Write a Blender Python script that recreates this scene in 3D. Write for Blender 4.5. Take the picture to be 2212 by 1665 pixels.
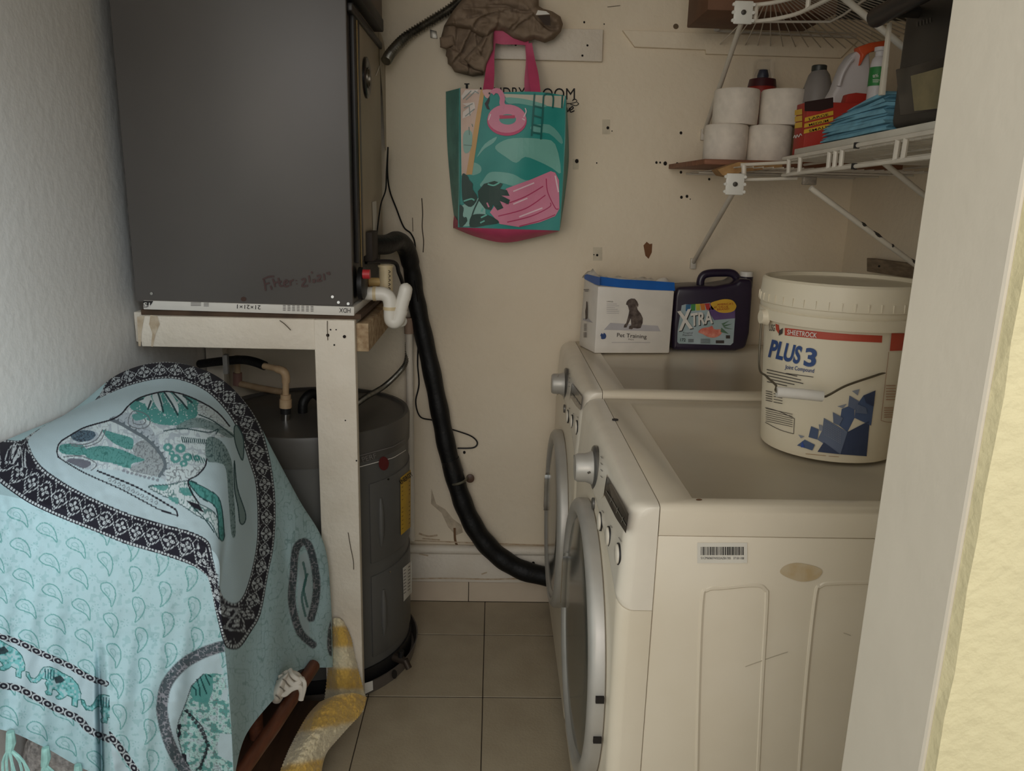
import bpy, bmesh, math, random
import numpy as np
from mathutils import Vector, Matrix
random.seed(7); np.random.seed(7)
for o in list(bpy.data.objects): bpy.data.objects.remove(o)
scene = bpy.context.scene
col = scene.collection

# ------------------------------------------------------------ camera
W, H, FPX, HC = 2212, 1665, 1690.0, 1.43
def cam_axes(p, y, r):
    cp, sp, cy, sy = math.cos(p), math.sin(p), math.cos(y), math.sin(y)
    f = np.array([sy*cp, cy*cp, -sp]); rt = np.array([cy, -sy, 0]); up = np.cross(rt, f)
    return math.cos(r)*rt+math.sin(r)*up, -math.sin(r)*rt+math.cos(r)*up, f
CA, CB, CC = cam_axes(*[math.radians(a) for a in (13.65, 1.55, 1.464)])
cd = bpy.data.cameras.new('camera'); cam = bpy.data.objects.new('camera', cd); col.objects.link(cam)
cd.sensor_fit = 'HORIZONTAL'; cd.sensor_width = 36; cd.lens = 36*FPX/W; cd.clip_start = .02
cam.matrix_world = Matrix(((CA[0], CB[0], -CC[0], 0), (CA[1], CB[1], -CC[1], 0), (CA[2], CB[2], -CC[2], HC), (0, 0, 0, 1)))
scene.camera = cam

# ------------------------------------------------------------ world, light, exposure
wd = bpy.data.worlds.new('world'); scene.world = wd; wd.use_nodes = True
bg = wd.node_tree.nodes['Background']; bg.inputs[0].default_value = (1.0, 1.02, .98, 1); bg.inputs[1].default_value = .93
for nm, loc, aim, sx_, sy_, en, cl, spr in (('left_wall_fill', (.30, -.6, 1.75), (-.93, .98, 1.1), .5, 1.0, 2.3, (.78, .91, 1.0), 34),  # added area lamp behind the camera, brightens the near left wall
                                            ('right_side_fill', (-1.0, -1.5, 1.6), (.7, 2.5, 1.6), .8, .8, .75, (1, .85, .68), 40),  # added lamp, no window seen there; lifts the right side
                                            ('rear_fill', (-.15, -1.6, 2.1), (.1, 2.3, .7), 1.0, .8, 1.35, (1, .92, .92), 60)):  # another added lamp out of view, aimed at the back of the room
    ld = bpy.data.lights.new(nm, 'AREA'); ld.shape = 'RECTANGLE'; ld.size = sx_; ld.size_y = sy_; ld.energy = en; ld.color = cl; ld.spread = math.radians(spr)
    lo = bpy.data.objects.new(nm, ld); col.objects.link(lo); lo.location = loc
    lo.rotation_euler = (Vector(aim)-Vector(loc)).to_track_quat('-Z', 'Y').to_euler()
vs = scene.view_settings
vs.view_transform = 'Standard'; vs.look = 'None'; vs.gamma = 1; vs.use_curve_mapping = False; vs.exposure = 0.0

# ------------------------------------------------------------ helpers
ORG = np.array([0, 0, HC])
def P(u, v, X=None, Y=None, Z=None):
    """point seen at photo pixel (u,v) on the plane X=, Y= or Z= (a known surface of the room)"""
    d = CC+CA*(u-W/2)/FPX-CB*(v-H/2)/FPX
    t = X/d[0] if X is not None else Y/d[1] if Y is not None else (Z-HC)/d[2]
    return Vector(ORG+t*d)
def planeY(Y, off=0.0006): return lambda u, v, k=0: P(u, v, Y=Y-off*(1+k))
def planeX(X, off=0.0006): return lambda u, v, k=0: P(u, v, X=X-off*(1+k))
def lin(c):
    f = lambda x: x/12.92 if x <= .04045 else ((x+.055)/1.055)**2.4
    return tuple(f(x/255) for x in c)
MATS = {}
def M(name, c, rough=.55, metal=0, var=.05, scale=14, bump=0, bscale=60, c2=None, trans=0, spec=.4, coat=0, alpha=1):
    if name in MATS: return MATS[name]
    m = bpy.data.materials.new(name); m.use_nodes = True; nt = m.node_tree; b = nt.nodes['Principled BSDF']
    a = lin(c)
    if c2 is None: c2 = tuple(min(255, x*(1-var*1.6)) for x in c)
    z = lin(c2)
    tc = nt.nodes.new('ShaderNodeTexCoord')
    n = nt.nodes.new('ShaderNodeTexNoise'); n.inputs['Scale'].default_value = scale; n.inputs['Detail'].default_value = 5
    nt.links.new(tc.outputs['Object'], n.inputs['Vector'])
    r = nt.nodes.new('ShaderNodeValToRGB'); r.color_ramp.elements[0].position = .32; r.color_ramp.elements[1].position = .68
    r.color_ramp.elements[0].color = (*a, 1); r.color_ramp.elements[1].color = (*z, 1)
    nt.links.new(n.outputs['Fac'], r.inputs['Fac']); nt.links.new(r.outputs['Color'], b.inputs['Base Color'])
    b.inputs['Roughness'].default_value = rough; b.inputs['Metallic'].default_value = metal
    b.inputs['Specular IOR Level'].default_value = spec
    if coat: b.inputs['Coat Weight'].default_value = coat
    if trans: b.inputs['Transmission Weight'].default_value = trans
    if alpha < 1: b.inputs['Alpha'].default_value = alpha
    if bump:
        n2 = nt.nodes.new('ShaderNodeTexNoise'); n2.inputs['Scale'].default_value = bscale; n2.inputs['Detail'].default_value = 4
        nt.links.new(tc.outputs['Object'], n2.inputs['Vector'])
        bp = nt.nodes.new('ShaderNodeBump'); bp.inputs['Strength'].default_value = bump; bp.inputs['Distance'].default_value = .01
        nt.links.new(n2.outputs['Fac'], bp.inputs['Height']); nt.links.new(bp.outputs['Normal'], b.inputs['Normal'])
    MATS[name] = m
    return m
def Mwood(name, c, c2, scale=6, stretch=(1, 12, 12), rough=.6):
    m = M(name, c, rough, c2=c2, scale=scale); nt = m.node_tree
    n = [x for x in nt.nodes if x.type == 'TEX_NOISE'][0]; tc = [x for x in nt.nodes if x.type == 'TEX_COORD'][0]
    mp = nt.nodes.new('ShaderNodeMapping'); mp.inputs['Scale'].default_value = stretch
    nt.links.new(tc.outputs['Object'], mp.inputs['Vector']); nt.links.new(mp.outputs['Vector'], n.inputs['Vector'])
    return m
def Mattr(name, rough=.85, bump=0, bscale=300, sheen=0):
    m = M(name, (255, 255, 255), rough, var=0, bump=bump, bscale=bscale); nt = m.node_tree; b = nt.nodes['Principled BSDF']
    a = nt.nodes.new('ShaderNodeAttribute'); a.attribute_name = 'Col'
    nt.links.new(a.outputs['Color'], b.inputs['Base Color']); b.inputs['Sheen Weight'].default_value = sheen
    return m

def tag(o, label=None, cat=None, group=None, kind=None):
    if label: o['label'] = label
    if cat: o['category'] = cat
    if group: o['group'] = group
    if kind: o['kind'] = kind
    return o
def thing(name, loc, label, cat, group=None, kind=None):
    o = bpy.data.objects.new(name, None); o.location = loc; o.empty_display_size = .05; col.objects.link(o)
    return tag(o, label, cat, group, kind)
WORLD = {}
def worldloc(o):
    v = Vector((0, 0, 0))
    while o is not None: v += Vector(o.location); o = o.parent
    return v
class MB:
    def __init__(s): s.v = []; s.f = []
    def add(s, vs, fs):
        k = len(s.v); s.v += [Vector(x) for x in vs]; s.f += [tuple(i+k for i in f) for f in fs]; return s
    def box(s, x0, x1, y0, y1, z0, z1):
        return s.add([(x0, y0, z0), (x1, y0, z0), (x1, y1, z0), (x0, y1, z0), (x0, y0, z1), (x1, y0, z1), (x1, y1, z1), (x0, y1, z1)],
                     [(0, 3, 2, 1), (4, 5, 6, 7), (0, 1, 5, 4), (1, 2, 6, 5), (2, 3, 7, 6), (3, 0, 4, 7)])
    def hexa(s, bot, top):
        return s.add(list(bot)+list(top), [(3, 2, 1, 0), (4, 5, 6, 7), (0, 1, 5, 4), (1, 2, 6, 5), (2, 3, 7, 6), (3, 0, 4, 7)])
    def extr(s, pts, d):
        """extrude a closed 3D polygon by vector d"""
        n = len(pts); d = Vector(d); a = [Vector(p) for p in pts]
        return s.add(a+[p+d for p in a], [tuple(range(n))[::-1], tuple(range(n, 2*n))]+[(i, (i+1) % n, n+(i+1) % n, n+i) for i in range(n)])
    def loft(s, rings, cap=True, closed=True):
        n = len(rings[0]); vs = [p for r in rings for p in r]; fs = []
        m = n if closed else n-1
        for i in range(len(rings)-1):
            for j in range(m): fs.append((i*n+j, i*n+(j+1) % n, (i+1)*n+(j+1) % n, (i+1)*n+j))
        if cap: fs += [tuple(range(n))[::-1], tuple(range((len(rings)-1)*n, len(rings)*n))]
        return s.add(vs, fs)
    def tube(s, path, r, n=10, cap=True):
        path = [Vector(p) for p in path]; rs = r if hasattr(r, '__len__') else [r]*len(path); rings = []
        t0 = (path[1]-path[0]).normalized(); nrm = t0.orthogonal().normalized()
        for i, p in enumerate(path):
            t = (path[min(i+1, len(path)-1)]-path[max(i-1, 0)]).normalized()
            nrm = (nrm-t*nrm.dot(t)).normalized(); b = t.cross(nrm)
            rings.append([p+rs[i]*(math.cos(a)*nrm+math.sin(a)*b) for a in [2*math.pi*k/n for k in range(n)]])
        return s.loft(rings, cap)
    def lathe(s, c, prof, n=40, axis='z', cap=True, a0=0, a1=None):
        c = Vector(c); rings = []
        for r, h in prof:
            R_ = []
            for k in range(n):
                a = 2*math.pi*k/n; q, w = r*math.cos(a), r*math.sin(a)
                R_.append(c+Vector((q, w, h) if axis == 'z' else (h, q, w) if axis == 'x' else (q, h, w)))
            rings.append(R_)
        return s.loft(rings, cap)
    def ngon(s, pts): return s.add(pts, [tuple(range(len(pts)))])
    def build(s, name, mat, parent=None, smooth=True, bevel=0, seg=2, label=None, cat=None, kind=None, group=None, angle=38, origin=None, weld=0):
        bm = bmesh.new(); vv = [bm.verts.new(p) for p in s.v]
        for f in s.f:
            try: bm.faces.new([vv[i] for i in f])
            except ValueError: pass
        if weld: bmesh.ops.remove_doubles(bm, verts=bm.verts, dist=weld)
        bmesh.ops.recalc_face_normals(bm, faces=bm.faces)
        if bevel:
            es = [e for e in bm.edges if len(e.link_faces) == 2 and e.calc_face_angle(0) > math.radians(30)]
            bmesh.ops.bevel(bm, geom=es, offset=bevel, segments=seg, affect='EDGES', profile=.5)
        return link(bm, name, mat, parent, smooth, angle, label, cat, kind, group, origin)
def link(bm, name, mat, parent, smooth=True, angle=38, label=None, cat=None, kind=None, group=None, origin=None):
    if smooth:
        for f in bm.faces: f.smooth = True
        for e in bm.edges:
            if len(e.link_faces) == 2 and e.calc_face_angle(0) > math.radians(angle): e.smooth = False
    if parent is not None: org = worldloc(parent)
    elif origin is not None: org = Vector(origin)
    else:
        xs = [v.co for v in bm.verts]
        org = Vector((sum(p.x for p in xs)/len(xs), sum(p.y for p in xs)/len(xs), min(p.z for p in xs)))
    for v in bm.verts: v.co -= org
    me = bpy.data.meshes.new(name); bm.to_mesh(me); bm.free()
    if mat: me.materials.append(mat)
    o = bpy.data.objects.new(name, me); col.objects.link(o)
    if parent is not None: o.parent = parent
    else: o.location = org
    return tag(o, label, cat, group, kind)
def spline(pts, n=8, closed=False):
    """Catmull-Rom through points (any dimension)"""
    p = [np.array(q, float) for q in pts]; out = []; m = len(p)
    for i in range(m if closed else m-1):
        if closed: a, b, c, d = p[i-1], p[i], p[(i+1) % m], p[(i+2) % m]
        else: a, b, c, d = p[max(i-1, 0)], p[i], p[i+1], p[min(i+2, m-1)]
        for k in range(n):
            t = k/n
            out.append(.5*((2*b)+(-a+c)*t+(2*a-5*b+4*c-d)*t*t+(-a+3*b-3*c+d)*t**3))
    if not closed: out.append(p[-1])
    return out
def tubepath(pts, n=8): return [Vector(q) for q in spline(pts, n)]
def decal(parent, name, pts, surf, mat, k=0, cut=0, smooth_pts=0, label=None):
    """a flat print: polygon given in photo pixels, laid on a known surface"""
    if smooth_pts: pts = [tuple(q) for q in spline(pts, smooth_pts, True)]
    bm = bmesh.new(); f = bm.faces.new([bm.verts.new((x, y, 0)) for x, y in pts]); f.normal_update()
    bmesh.ops.triangulate(bm, faces=[f], ngon_method='EAR_CLIP')
    if cut:
        x0, x1 = min(p[0] for p in pts), max(p[0] for p in pts); x = x0+cut
        while x < x1:
            bmesh.ops.bisect_plane(bm, geom=bm.verts[:]+bm.edges[:]+bm.faces[:], plane_co=(x, 0, 0), plane_no=(1, 0, 0)); x += cut
    if cut:
        y0, y1 = min(p[1] for p in pts), max(p[1] for p in pts); y = y0+cut*1.5
        while y < y1:
            bmesh.ops.bisect_plane(bm, geom=bm.verts[:]+bm.edges[:]+bm.faces[:], plane_co=(0, y, 0), plane_no=(0, 1, 0)); y += cut*1.5
    for v in bm.verts: v.co = surf(v.co.x, v.co.y, k)
    return link(bm, name, mat, parent, smooth=False, label=label)
def decals(parent, name, polys, surf, mat, k=0, label=None, kind=None):
    mb = MB()
    for i, pts in enumerate(polys): mb.ngon([surf(x, y, k+.012*i) for x, y in pts])
    return mb.build(name, mat, parent, smooth=False, label=label, kind=kind or ('stuff' if name in ('small_print', 'print_lines', 'print_dots', 'barcode', 'display_segments', 'serif', 'flourish', 'peeled_coating', 'leaf_print') else None))
def rect(x0, y0, x1, y1): return [(x0, y0), (x1, y0), (x1, y1), (x0, y1)]
def disc(x, y, rx, ry=None, n=12): ry = ry or rx; return [(x+rx*math.cos(2*math.pi*k/n), y+ry*math.sin(2*math.pi*k/n)) for k in range(n)]
def stroke(pts, w, n=6):
    """polyline in pixels turned into a thin polygon"""
    q = spline(pts, n); L = []; Rr = []
    for i, p in enumerate(q):
        t = q[min(i+1, len(q)-1)]-q[max(i-1, 0)]; t = t/(np.linalg.norm(t)+1e-9); nn = np.array([-t[1], t[0]])*w/2
        L.append(tuple(p+nn)); Rr.append(tuple(p-nn))
    return [[L[i], L[i+1], Rr[i+1], Rr[i]] for i in range(len(L)-1)]
_T = {}
def text2d(s, bold):
    if (s, bold) not in _T:
        cu = bpy.data.curves.new('t', 'FONT'); cu.body = s; cu.offset = bold; cu.resolution_u = 4
        o = bpy.data.objects.new('t', cu); col.objects.link(o); bpy.context.view_layer.update()
        me = bpy.data.meshes.new_from_object(o.evaluated_get(bpy.context.evaluated_depsgraph_get()))
        _T[(s, bold)] = ([tuple(v.co[:2]) for v in me.vertices], [tuple(p.vertices) for p in me.polygons])
        bpy.data.objects.remove(o); bpy.data.meshes.remove(me); bpy.data.curves.remove(cu)
    return _T[(s, bold)]
def text(parent, name, s, p0, p1, hpx, surf, mat, k=0, bold=0, shear=0, flip=False, label=None, kind=None):
    vs_, fs = text2d(s, bold); x0 = min(v[0] for v in vs_); x1 = max(v[0] for v in vs_); w = x1-x0
    d = np.array(p1, float)-np.array(p0, float); up = np.array([d[1], -d[0]])/np.linalg.norm(d)*(-1 if flip else 1)
    out = []
    for x, y in vs_:
        q = np.array(p0)+d*((x-x0)/w)+up*hpx*(y/.7)+d/np.linalg.norm(d)*shear*hpx*(y/.7)
        out.append(surf(q[0], q[1], k))
    mb = MB(); mb.add(out, fs)
    return mb.build(name, mat, parent, smooth=False, label=label, kind=kind)
def inpoly(u, v, poly):
    poly = np.array(poly, float); ins = np.zeros(u.shape, bool); n = len(poly)
    for i in range(n):
        x0, y0 = poly[i]; x1, y1 = poly[(i+1) % n]
        if y0 == y1: continue
        c = ((y0 > v) != (y1 > v)) & (u < (x1-x0)*(v-y0)/(y1-y0)+x0)
        ins ^= c
    return ins
def pdist(u, v, pl, closed=False):
    """distance to a polyline and arc length of the nearest point"""
    pl = np.array(pl, float); n = len(pl); best = np.full(u.shape, 1e9); S = np.zeros(u.shape); acc = 0
    for i in range(n if closed else n-1):
        a, b = pl[i], pl[(i+1) % n]; d = b-a; L = np.hypot(*d)
        if L < 1e-6: continue
        t = np.clip(((u-a[0])*d[0]+(v-a[1])*d[1])/L**2, 0, 1); dd = np.hypot(u-a[0]-t*d[0], v-a[1]-t*d[1])
        m = dd < best; best[m] = dd[m]; S[m] = acc+t[m]*L; acc += L
    return best, S
def noise2(u, v, s=1.0, seed=0):
    """cheap smooth value noise"""
    u = np.asarray(u, float)*s+seed*17.3; v = np.asarray(v, float)*s+seed*9.1
    i, j = np.floor(u), np.floor(v); fu, fv = u-i, v-j
    h = lambda a, b: np.modf(np.abs(np.sin(a*127.1+b*311.7+seed*3.3)*43758.5453))[0]
    fu, fv = fu*fu*(3-2*fu), fv*fv*(3-2*fv)
    return (h(i, j)*(1-fu)+h(i+1, j)*fu)*(1-fv)+(h(i, j+1)*(1-fu)+h(i+1, j+1)*fu)*fv
def crows(A, n):
    """Catmull-Rom resampling of array A along axis 0 to n samples"""
    A = np.array(A, float); m = A.shape[0]; t = np.linspace(0, m-1, n); i = np.clip(t.astype(int), 0, m-2); f = (t-i).reshape(-1, *[1]*(A.ndim-1))
    a = A[np.clip(i-1, 0, m-1)]; b = A[i]; c = A[i+1]; d = A[np.clip(i+2, 0, m-1)]
    return .5*(2*b+(c-a)*f+(2*a-5*b+4*c-d)*f**2+(3*b-a-3*c+d)*f**3)
def patch(ctrl, nr, nc): return np.swapaxes(crows(np.swapaxes(crows(ctrl, nr), 0, 1), nc), 0, 1)
def gridfaces(nr, nc, off=0):
    i = np.arange(nr-1)[:, None]*nc+np.arange(nc-1)[None, :]+off; i = i.ravel()
    return np.stack([i, i+1, i+nc+1, i+nc], 1)
def unproj(uvY):
    u, v, Y = uvY[..., 0], uvY[..., 1], uvY[..., 2]
    d = CC+CA*((u-W/2)/FPX)[..., None]-CB*((v-H/2)/FPX)[..., None]
    return ORG+d*(Y/d[..., 1])[..., None]
def npmesh(name, verts, faces, mat, parent=None, colr=None, weld=0, origin=None, **kw):
    org = np.array(worldloc(parent) if parent is not None else (origin if origin is not None else (verts[:, 0].mean(), verts[:, 1].mean(), verts[:, 2].min())))
    me = bpy.data.meshes.new(name); me.from_pydata((verts-org).tolist(), [], faces.tolist() if hasattr(faces, 'tolist') else faces)
    if colr is not None:
        a = me.color_attributes.new('Col', 'FLOAT_COLOR', 'POINT')
        a.data.foreach_set('color', np.concatenate([colr, np.ones((len(colr), 1))], 1).astype(np.float32).ravel())
    if weld:
        bm = bmesh.new(); bm.from_mesh(me); bmesh.ops.remove_doubles(bm, verts=bm.verts, dist=weld); bm.to_mesh(me); bm.free()
    me.polygons.foreach_set('use_smooth', [True]*len(me.polygons)); me.materials.append(mat); me.update()
    o = bpy.data.objects.new(name, me); col.objects.link(o)
    if parent is not None: o.parent = parent
    else: o.location = org
    return tag(o, **kw)

# ------------------------------------------------------------ materials of the room
paint = M('cream_wall_paint', (232, 219, 196), .6, scale=2.2, c2=(224, 209, 184), bump=.25, bscale=45)
paint_left = M('pale_wall_paint', (228, 225, 220), .5, scale=2.0, c2=(222, 217, 210), bump=.2, bscale=40)
jambm = M('jamb_paint', (224, 214, 196), .45, var=.02, scale=4, bump=.1, bscale=30)
yellow = M('yellow_wall_paint', (238, 225, 180), .6, var=.03, scale=5, bump=.35, bscale=60)
tilem = M('floor_tile', (178, 165, 142), .42, scale=9, c2=(166, 152, 129), bump=.12, bscale=160)
grout = M('grout', (54, 46, 38), .9)
basetile = M('base_tile', (214, 198, 176), .4, scale=8, c2=(204, 187, 165))
whitepaint = M('old_white_paint', (230, 221, 206), .55, scale=7, c2=(218, 207, 190), bump=.25, bscale=70)
holem = M('dark_hole', (34, 28, 24), .9)
LX, RX, WY, FY0, FY1, JX, CZ = -.93, 1.15, 2.578, .593, .745, .4, 2.45

# ------------------------------------------------------------ setting
wb = MB().box(LX-.1, RX+.1, WY, WY+.1, 0, CZ).build('wall_back', paint, smooth=False, kind='structure')
wl = MB().box(LX-.1, LX, 1.0, WY, 0, CZ).build('wall_left', paint_left, smooth=False, kind='structure')
wr = MB().box(RX, RX+.1, FY1, WY, 0, CZ).build('wall_right', paint, smooth=False, kind='structure')
ce = MB().box(LX-.1, RX+.1, FY0, WY+.1, CZ, CZ+.08).build('ceiling', paint, smooth=False, kind='structure')
wf = thing('wall_front', (JX, FY0, 0), None, None, kind='structure')
# the yellow face stands a little proud of the white jamb, its edge slightly uneven
rows = []
for i in range(60):
    z = CZ*i/59; j = .0009*math.sin(i*2.3)+.0007*math.sin(i*5.1)
    rows.append([Vector((JX+.003+j, FY0-.004, z)), Vector((2.4, FY0-.004, z)), Vector((2.4, FY0+.012, z)), Vector((JX+.003, FY0+.012, z))])
MB().loft(rows).build('plaster_face', yellow, wf, smooth=False, label='yellow painted wall face')
MB().box(JX, 2.4, FY0+.012, FY1, 0, CZ).build('door_jamb', jambm, wf, smooth=False, bevel=.004, label='off-white door jamb')
fl = MB().box(-2.5, 2.5, -2.5, WY+.05, -.06, -.0016).build('floor', grout, smooth=False, kind='structure')
TS, GX, GY = .3345, -.008, 2.0125
proto = None
for i in range(-4, 5):
    for j in range(-7, 2):
        x0, x1 = GX+i*TS+.0012, GX+(i+1)*TS-.0012; y0, y1 = GY+j*TS+.0019, GY+(j+1)*TS-.0019
        y1 = min(y1, WY-.012); x0 = max(x0, LX+.002); x1 = min(x1, RX-.002)
        if x1-x0 < .02 or y1-y0 < .02: continue
        t = MB().box(x0, x1, y0, y1, -.01, 0).build('tile', tilem, fl, smooth=False, bevel=.0012, seg=1)
# skirting of tiles along the back wall
bb = MB().box(LX, RX, WY-.004, WY, 0, .078).build('baseboard_back', grout, smooth=False, kind='structure')
for i in range(-4, 5):
    x0 = -.068+i*.292+.0012; x1 = x0+.292-.0024; x0 = max(x0, LX+.002); x1 = min(x1, RX-.002)
    if x1-x0 > .02: MB().box(x0, x1, WY-.012, WY-.004, .001, .077).build('tile', basetile, bb, smooth=False, bevel=.001, seg=1)
# board with a rounded ledge above the skirting
tr = thing('trim_1', (LX, WY, .08), None, None, kind='structure')
MB().box(LX, RX, WY-.018, WY, .08, .19).build('board', whitepaint, tr, bevel=.002)
MB().tube([(LX+.001, WY-.016, .207), (RX-.001, WY-.016, .203)], .0165, 14).build('ledge', whitepaint, tr)
def cyl(cx, cy, r, off=.0006, rz=None):
    """photo pixel -> point on an upright cylinder (or cone, rz(z)->radius)"""
    def f(u, v, k=0):
        d = CC+CA*(u-W/2)/FPX-CB*(v-H/2)/FPX; R_ = r
        for it in range(8 if rz else 1):
            RR = R_+off*(1+k); a = d[0]**2+d[1]**2; b = -2*(d[0]*cx+d[1]*cy); c = cx*cx+cy*cy-RR*RR
            D = b*b-4*a*c; t = (-b-math.sqrt(max(D, 0)))/(2*a); p = ORG+t*d
            if rz: R_ = rz(p[2])
        return Vector(p)
    return f
def vent(cx, cy, p): return math.atan2(p.y-cy, p.x-cx)
black = M('black_plastic', (30, 29, 30), .45, var=.1)
blackrub = M('black_foam', (15, 15, 16), .5, var=.15, scale=30, bump=.15, bscale=90)
ink = M('black_ink', (30, 27, 27), .7, var=.02)
inkgrey = M('grey_ink', (120, 115, 112), .7, var=.02)
white = M('white_plastic', (226, 222, 214), .35, var=.03)
whitel = M('white_label', (222, 218, 210), .5, var=.02)
chrome = M('chrome', (200, 198, 194), .18, 1, var=.03)
galv = M('galvanised', (150, 146, 136), .35, .9, var=.15, scale=40)

# ------------------------------------------------------------ wall fittings
sw = planeY(WY)
hs = [(1262, 48, 2.2), (1305, 52, 1.4), (1533, 84, 3.2), (1313, 276, 3), (1322, 283, 1.2), (1246, 348, 4), (1289, 352, 1.5), (1471, 287, 3), (1418, 351, 2.6), (1426, 351, 2), (1437, 353, 4), (1463, 354, 3.2), (1471, 372, 2.8), (1472, 426, 3), (1484, 424, 3), (1491, 430, 1.2), (1290, 551, 2.4), (1283, 550, 1.2), (1003, 977, 3), (1532, 387, 2.5), (1787, 107, 3)]
for (u, v, r) in hs: decal(wb, 'nail_hole', disc(u, v, r, r*1.15), sw, holem, 2)
patchm = M('wall_patch', (214, 202, 178), .6, var=.06, scale=30)
for r in (rect(1301, 258, 1318, 290), rect(1281, 534, 1301, 563), rect(1237, 343, 1250, 366)): decal(wb, 'filler_patch', r, sw, patchm, 0)
decal(wb, 'paint_chip', [(1390, 530), (1397, 522), (1403, 527), (1409, 526), (1408, 545), (1401, 559), (1394, 552)], sw, M('bare_brown', (122, 82, 52), .8), 1)
decal(wb, 'screw_head', disc(1460, 57, 6, 6), sw, M('rust_screw', (110, 92, 70), .5, .3), 1)
crk = M('wall_crack', (84, 72, 58), .9)
decals(wb, 'crack', sum([stroke([(911, 428), (913, 460), (912, 490), (915, 520), (914, 545)], 2.2), stroke([(891, 470), (892, 500)], 1.4), stroke([(1312, 15), (1340, 12)], 1.2)], []), sw, crk, 1)
scuff = M('paint_scuff', (204, 187, 162), .7, var=.1, scale=40)
decal(wb, 'peeled_paint', [(932, 1055), (942, 1088), (962, 1100), (978, 1120), (997, 1134), (1000, 1150), (985, 1156), (968, 1138), (954, 1108), (931, 1088)], sw, scuff, 0)
decals(wb, 'rust_streak', stroke([(982, 1140), (983, 1165), (988, 1180)], 5), sw, M('rust_brown', (120, 88, 60), .8), 1)
for (u, v) in ((1014, 1193), (1152, 1216)): decal(tr, 'nail_hole', disc(u, v, 3.4), planeY(WY-.018), holem, 1)
grm = M('brown_joint_grime', (178, 152, 122), .9, scale=60, c2=(206, 190, 166))
decals(wb, 'grime_line', sum([stroke([(890, 1167), (940, 1169), (1010, 1172), (1100, 1175), (1190, 1178)], 2.6), stroke([(905, 1152), (925, 1158), (945, 1156)], 4), stroke([(912, 1163), (950, 1166)], 3)], []), sw, grm, 1, kind='stuff')
decals(tr, 'grime_line', sum([stroke([(890, 1250), (960, 1249), (1060, 1251), (1120, 1250), (1190, 1254)], 3), stroke([(905, 1196), (925, 1200)], 3), stroke([(1040, 1240), (1052, 1236)], 3)], []), planeY(WY-.018), grm, 1, kind='stuff')
# mitred board on the wall below the upper shelf
def wallboard(name, pts, t, mat, label, cat): return MB().extr([P(u, v, Y=WY) for u, v in pts], (0, -t, 0)).build(name, mat, bevel=.0015, label=label, cat=cat)
wallboard('mitred_board', [(1343, 67), (1370, 103), (1522, 109), (1523, 118), (1812, 127), (1852, 86)], .016, paint, 'long cream board with mitred ends nailed to the back wall', 'board')
wbd = wallboard('hook_board', [(1040, 60), (1301, 66), (1299, 135), (1040, 128)], .018, whitepaint, 'short white painted board fixed to the wall behind the tote bag', 'board')
for (u, v) in ((1114, 97), (1269, 98), (1258, 120)): decal(wbd, 'nail', disc(u, v, 2.4), planeY(WY-.018), holem, 2)
hk = MB().tube(tubepath([P(1100, 95, Y=WY-.018), P(1100, 95, Y=WY-.05), P(1100, 88, Y=WY-.068), P(1100, 72, Y=WY-.066)], 5), .005, 8).build('coat_hook', galv, label='metal hook holding the tote bag straps', cat='hook')
# wall lettering
let = thing('wall_lettering', P(1120, 215, Y=WY), 'black laundry room decal lettering on the back wall behind the bag', 'wall decal')
text(let, 'lettering', 'L', (1006, 212), (1024, 212), 31, sw, ink, 3, bold=.012)
text(let, 'lettering', 'AUNDRY', (1030, 213), (1135, 213), 25, sw, ink, 3, bold=0)
text(let, 'lettering', 'R', (1150, 214), (1170, 214), 31, sw, ink, 3, bold=.012)
text(let, 'lettering', 'OOM', (1172, 215), (1242, 215), 25, sw, ink, 3, bold=0)
decals(let, 'serif', [rect(1218, 214, 1224, 215.6), rect(1237, 214, 1245, 215.6), rect(1003, 210, 1012, 212.5), rect(1003, 180, 1014, 182.5)], sw, ink, 3)
decals(let, 'flourish', sum([stroke([(1215, 224), (1235, 223), (1246, 219), (1242, 214), (1236, 218)], 1.6), stroke([(1232, 225), (1244, 228), (1250, 224), (1246, 221)], 1.6), stroke([(1220, 243), (1224, 232), (1226, 241), (1231, 233)], 2.6), stroke([(1230, 239), (1238, 234), (1236, 230), (1231, 236), (1233, 242), (1241, 239)], 2.4)], []), sw, ink, 3)

# ------------------------------------------------------------ air handler on its stand
FX0, FX1, FYF, FYB, FZ0 = -.884, -.35, 1.95, 2.475, 1.152
dgrey = M('dark_grey_steel', (92, 88, 85), .36, .0, scale=3, c2=(86, 82, 79), bump=.02, bscale=5, spec=.4)
dgrey2 = M('dark_edge_steel', (58, 55, 53), .4, .2, var=.1)
sidem = M('side_panel_wall_reflection', (172, 160, 138), .45, .1, scale=4, c2=(160, 148, 127))  # grey steel tinted beige: the wall's grazing reflection put into the colour
ah = thing('air_handler', ((FX0+FX1)/2, (FYF+FYB)/2, FZ0-.02), 'tall dark grey steel air handler cabinet standing on a white timber stand', 'air handler')
MB().box(FX0, FX1-.004, FYF+.004, FYB, FZ0, 2.3).build('cabinet', dgrey2, ah, bevel=.003)
MB().box(FX0, FX1+.001, FYF, FYF+.012, FZ0, 2.3).build('front_panel', dgrey, ah, bevel=.003)
def yat(u, v=400): return P(u, v, X=FX1).y
MB().box(FX1-.004, FX1+.004, yat(779), FYB, FZ0+.11, 2.3).build('side_panel', sidem, ah, bevel=.002, label='side panel tinted with the reflected wall beige')
MB().box(FX1-.004, FX1+.007, yat(766), yat(777.5), FZ0+.1, 2.3).build('edge_strip', dgrey2, ah, bevel=.003)
MB().tube([(FX1+.0085, yat(770), FZ0+.05), (FX1+.0085, yat(770), 1.83)], .0022, 8).build('door_rod', M('brass', (150, 128, 88), .35, .8), ah)
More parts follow.
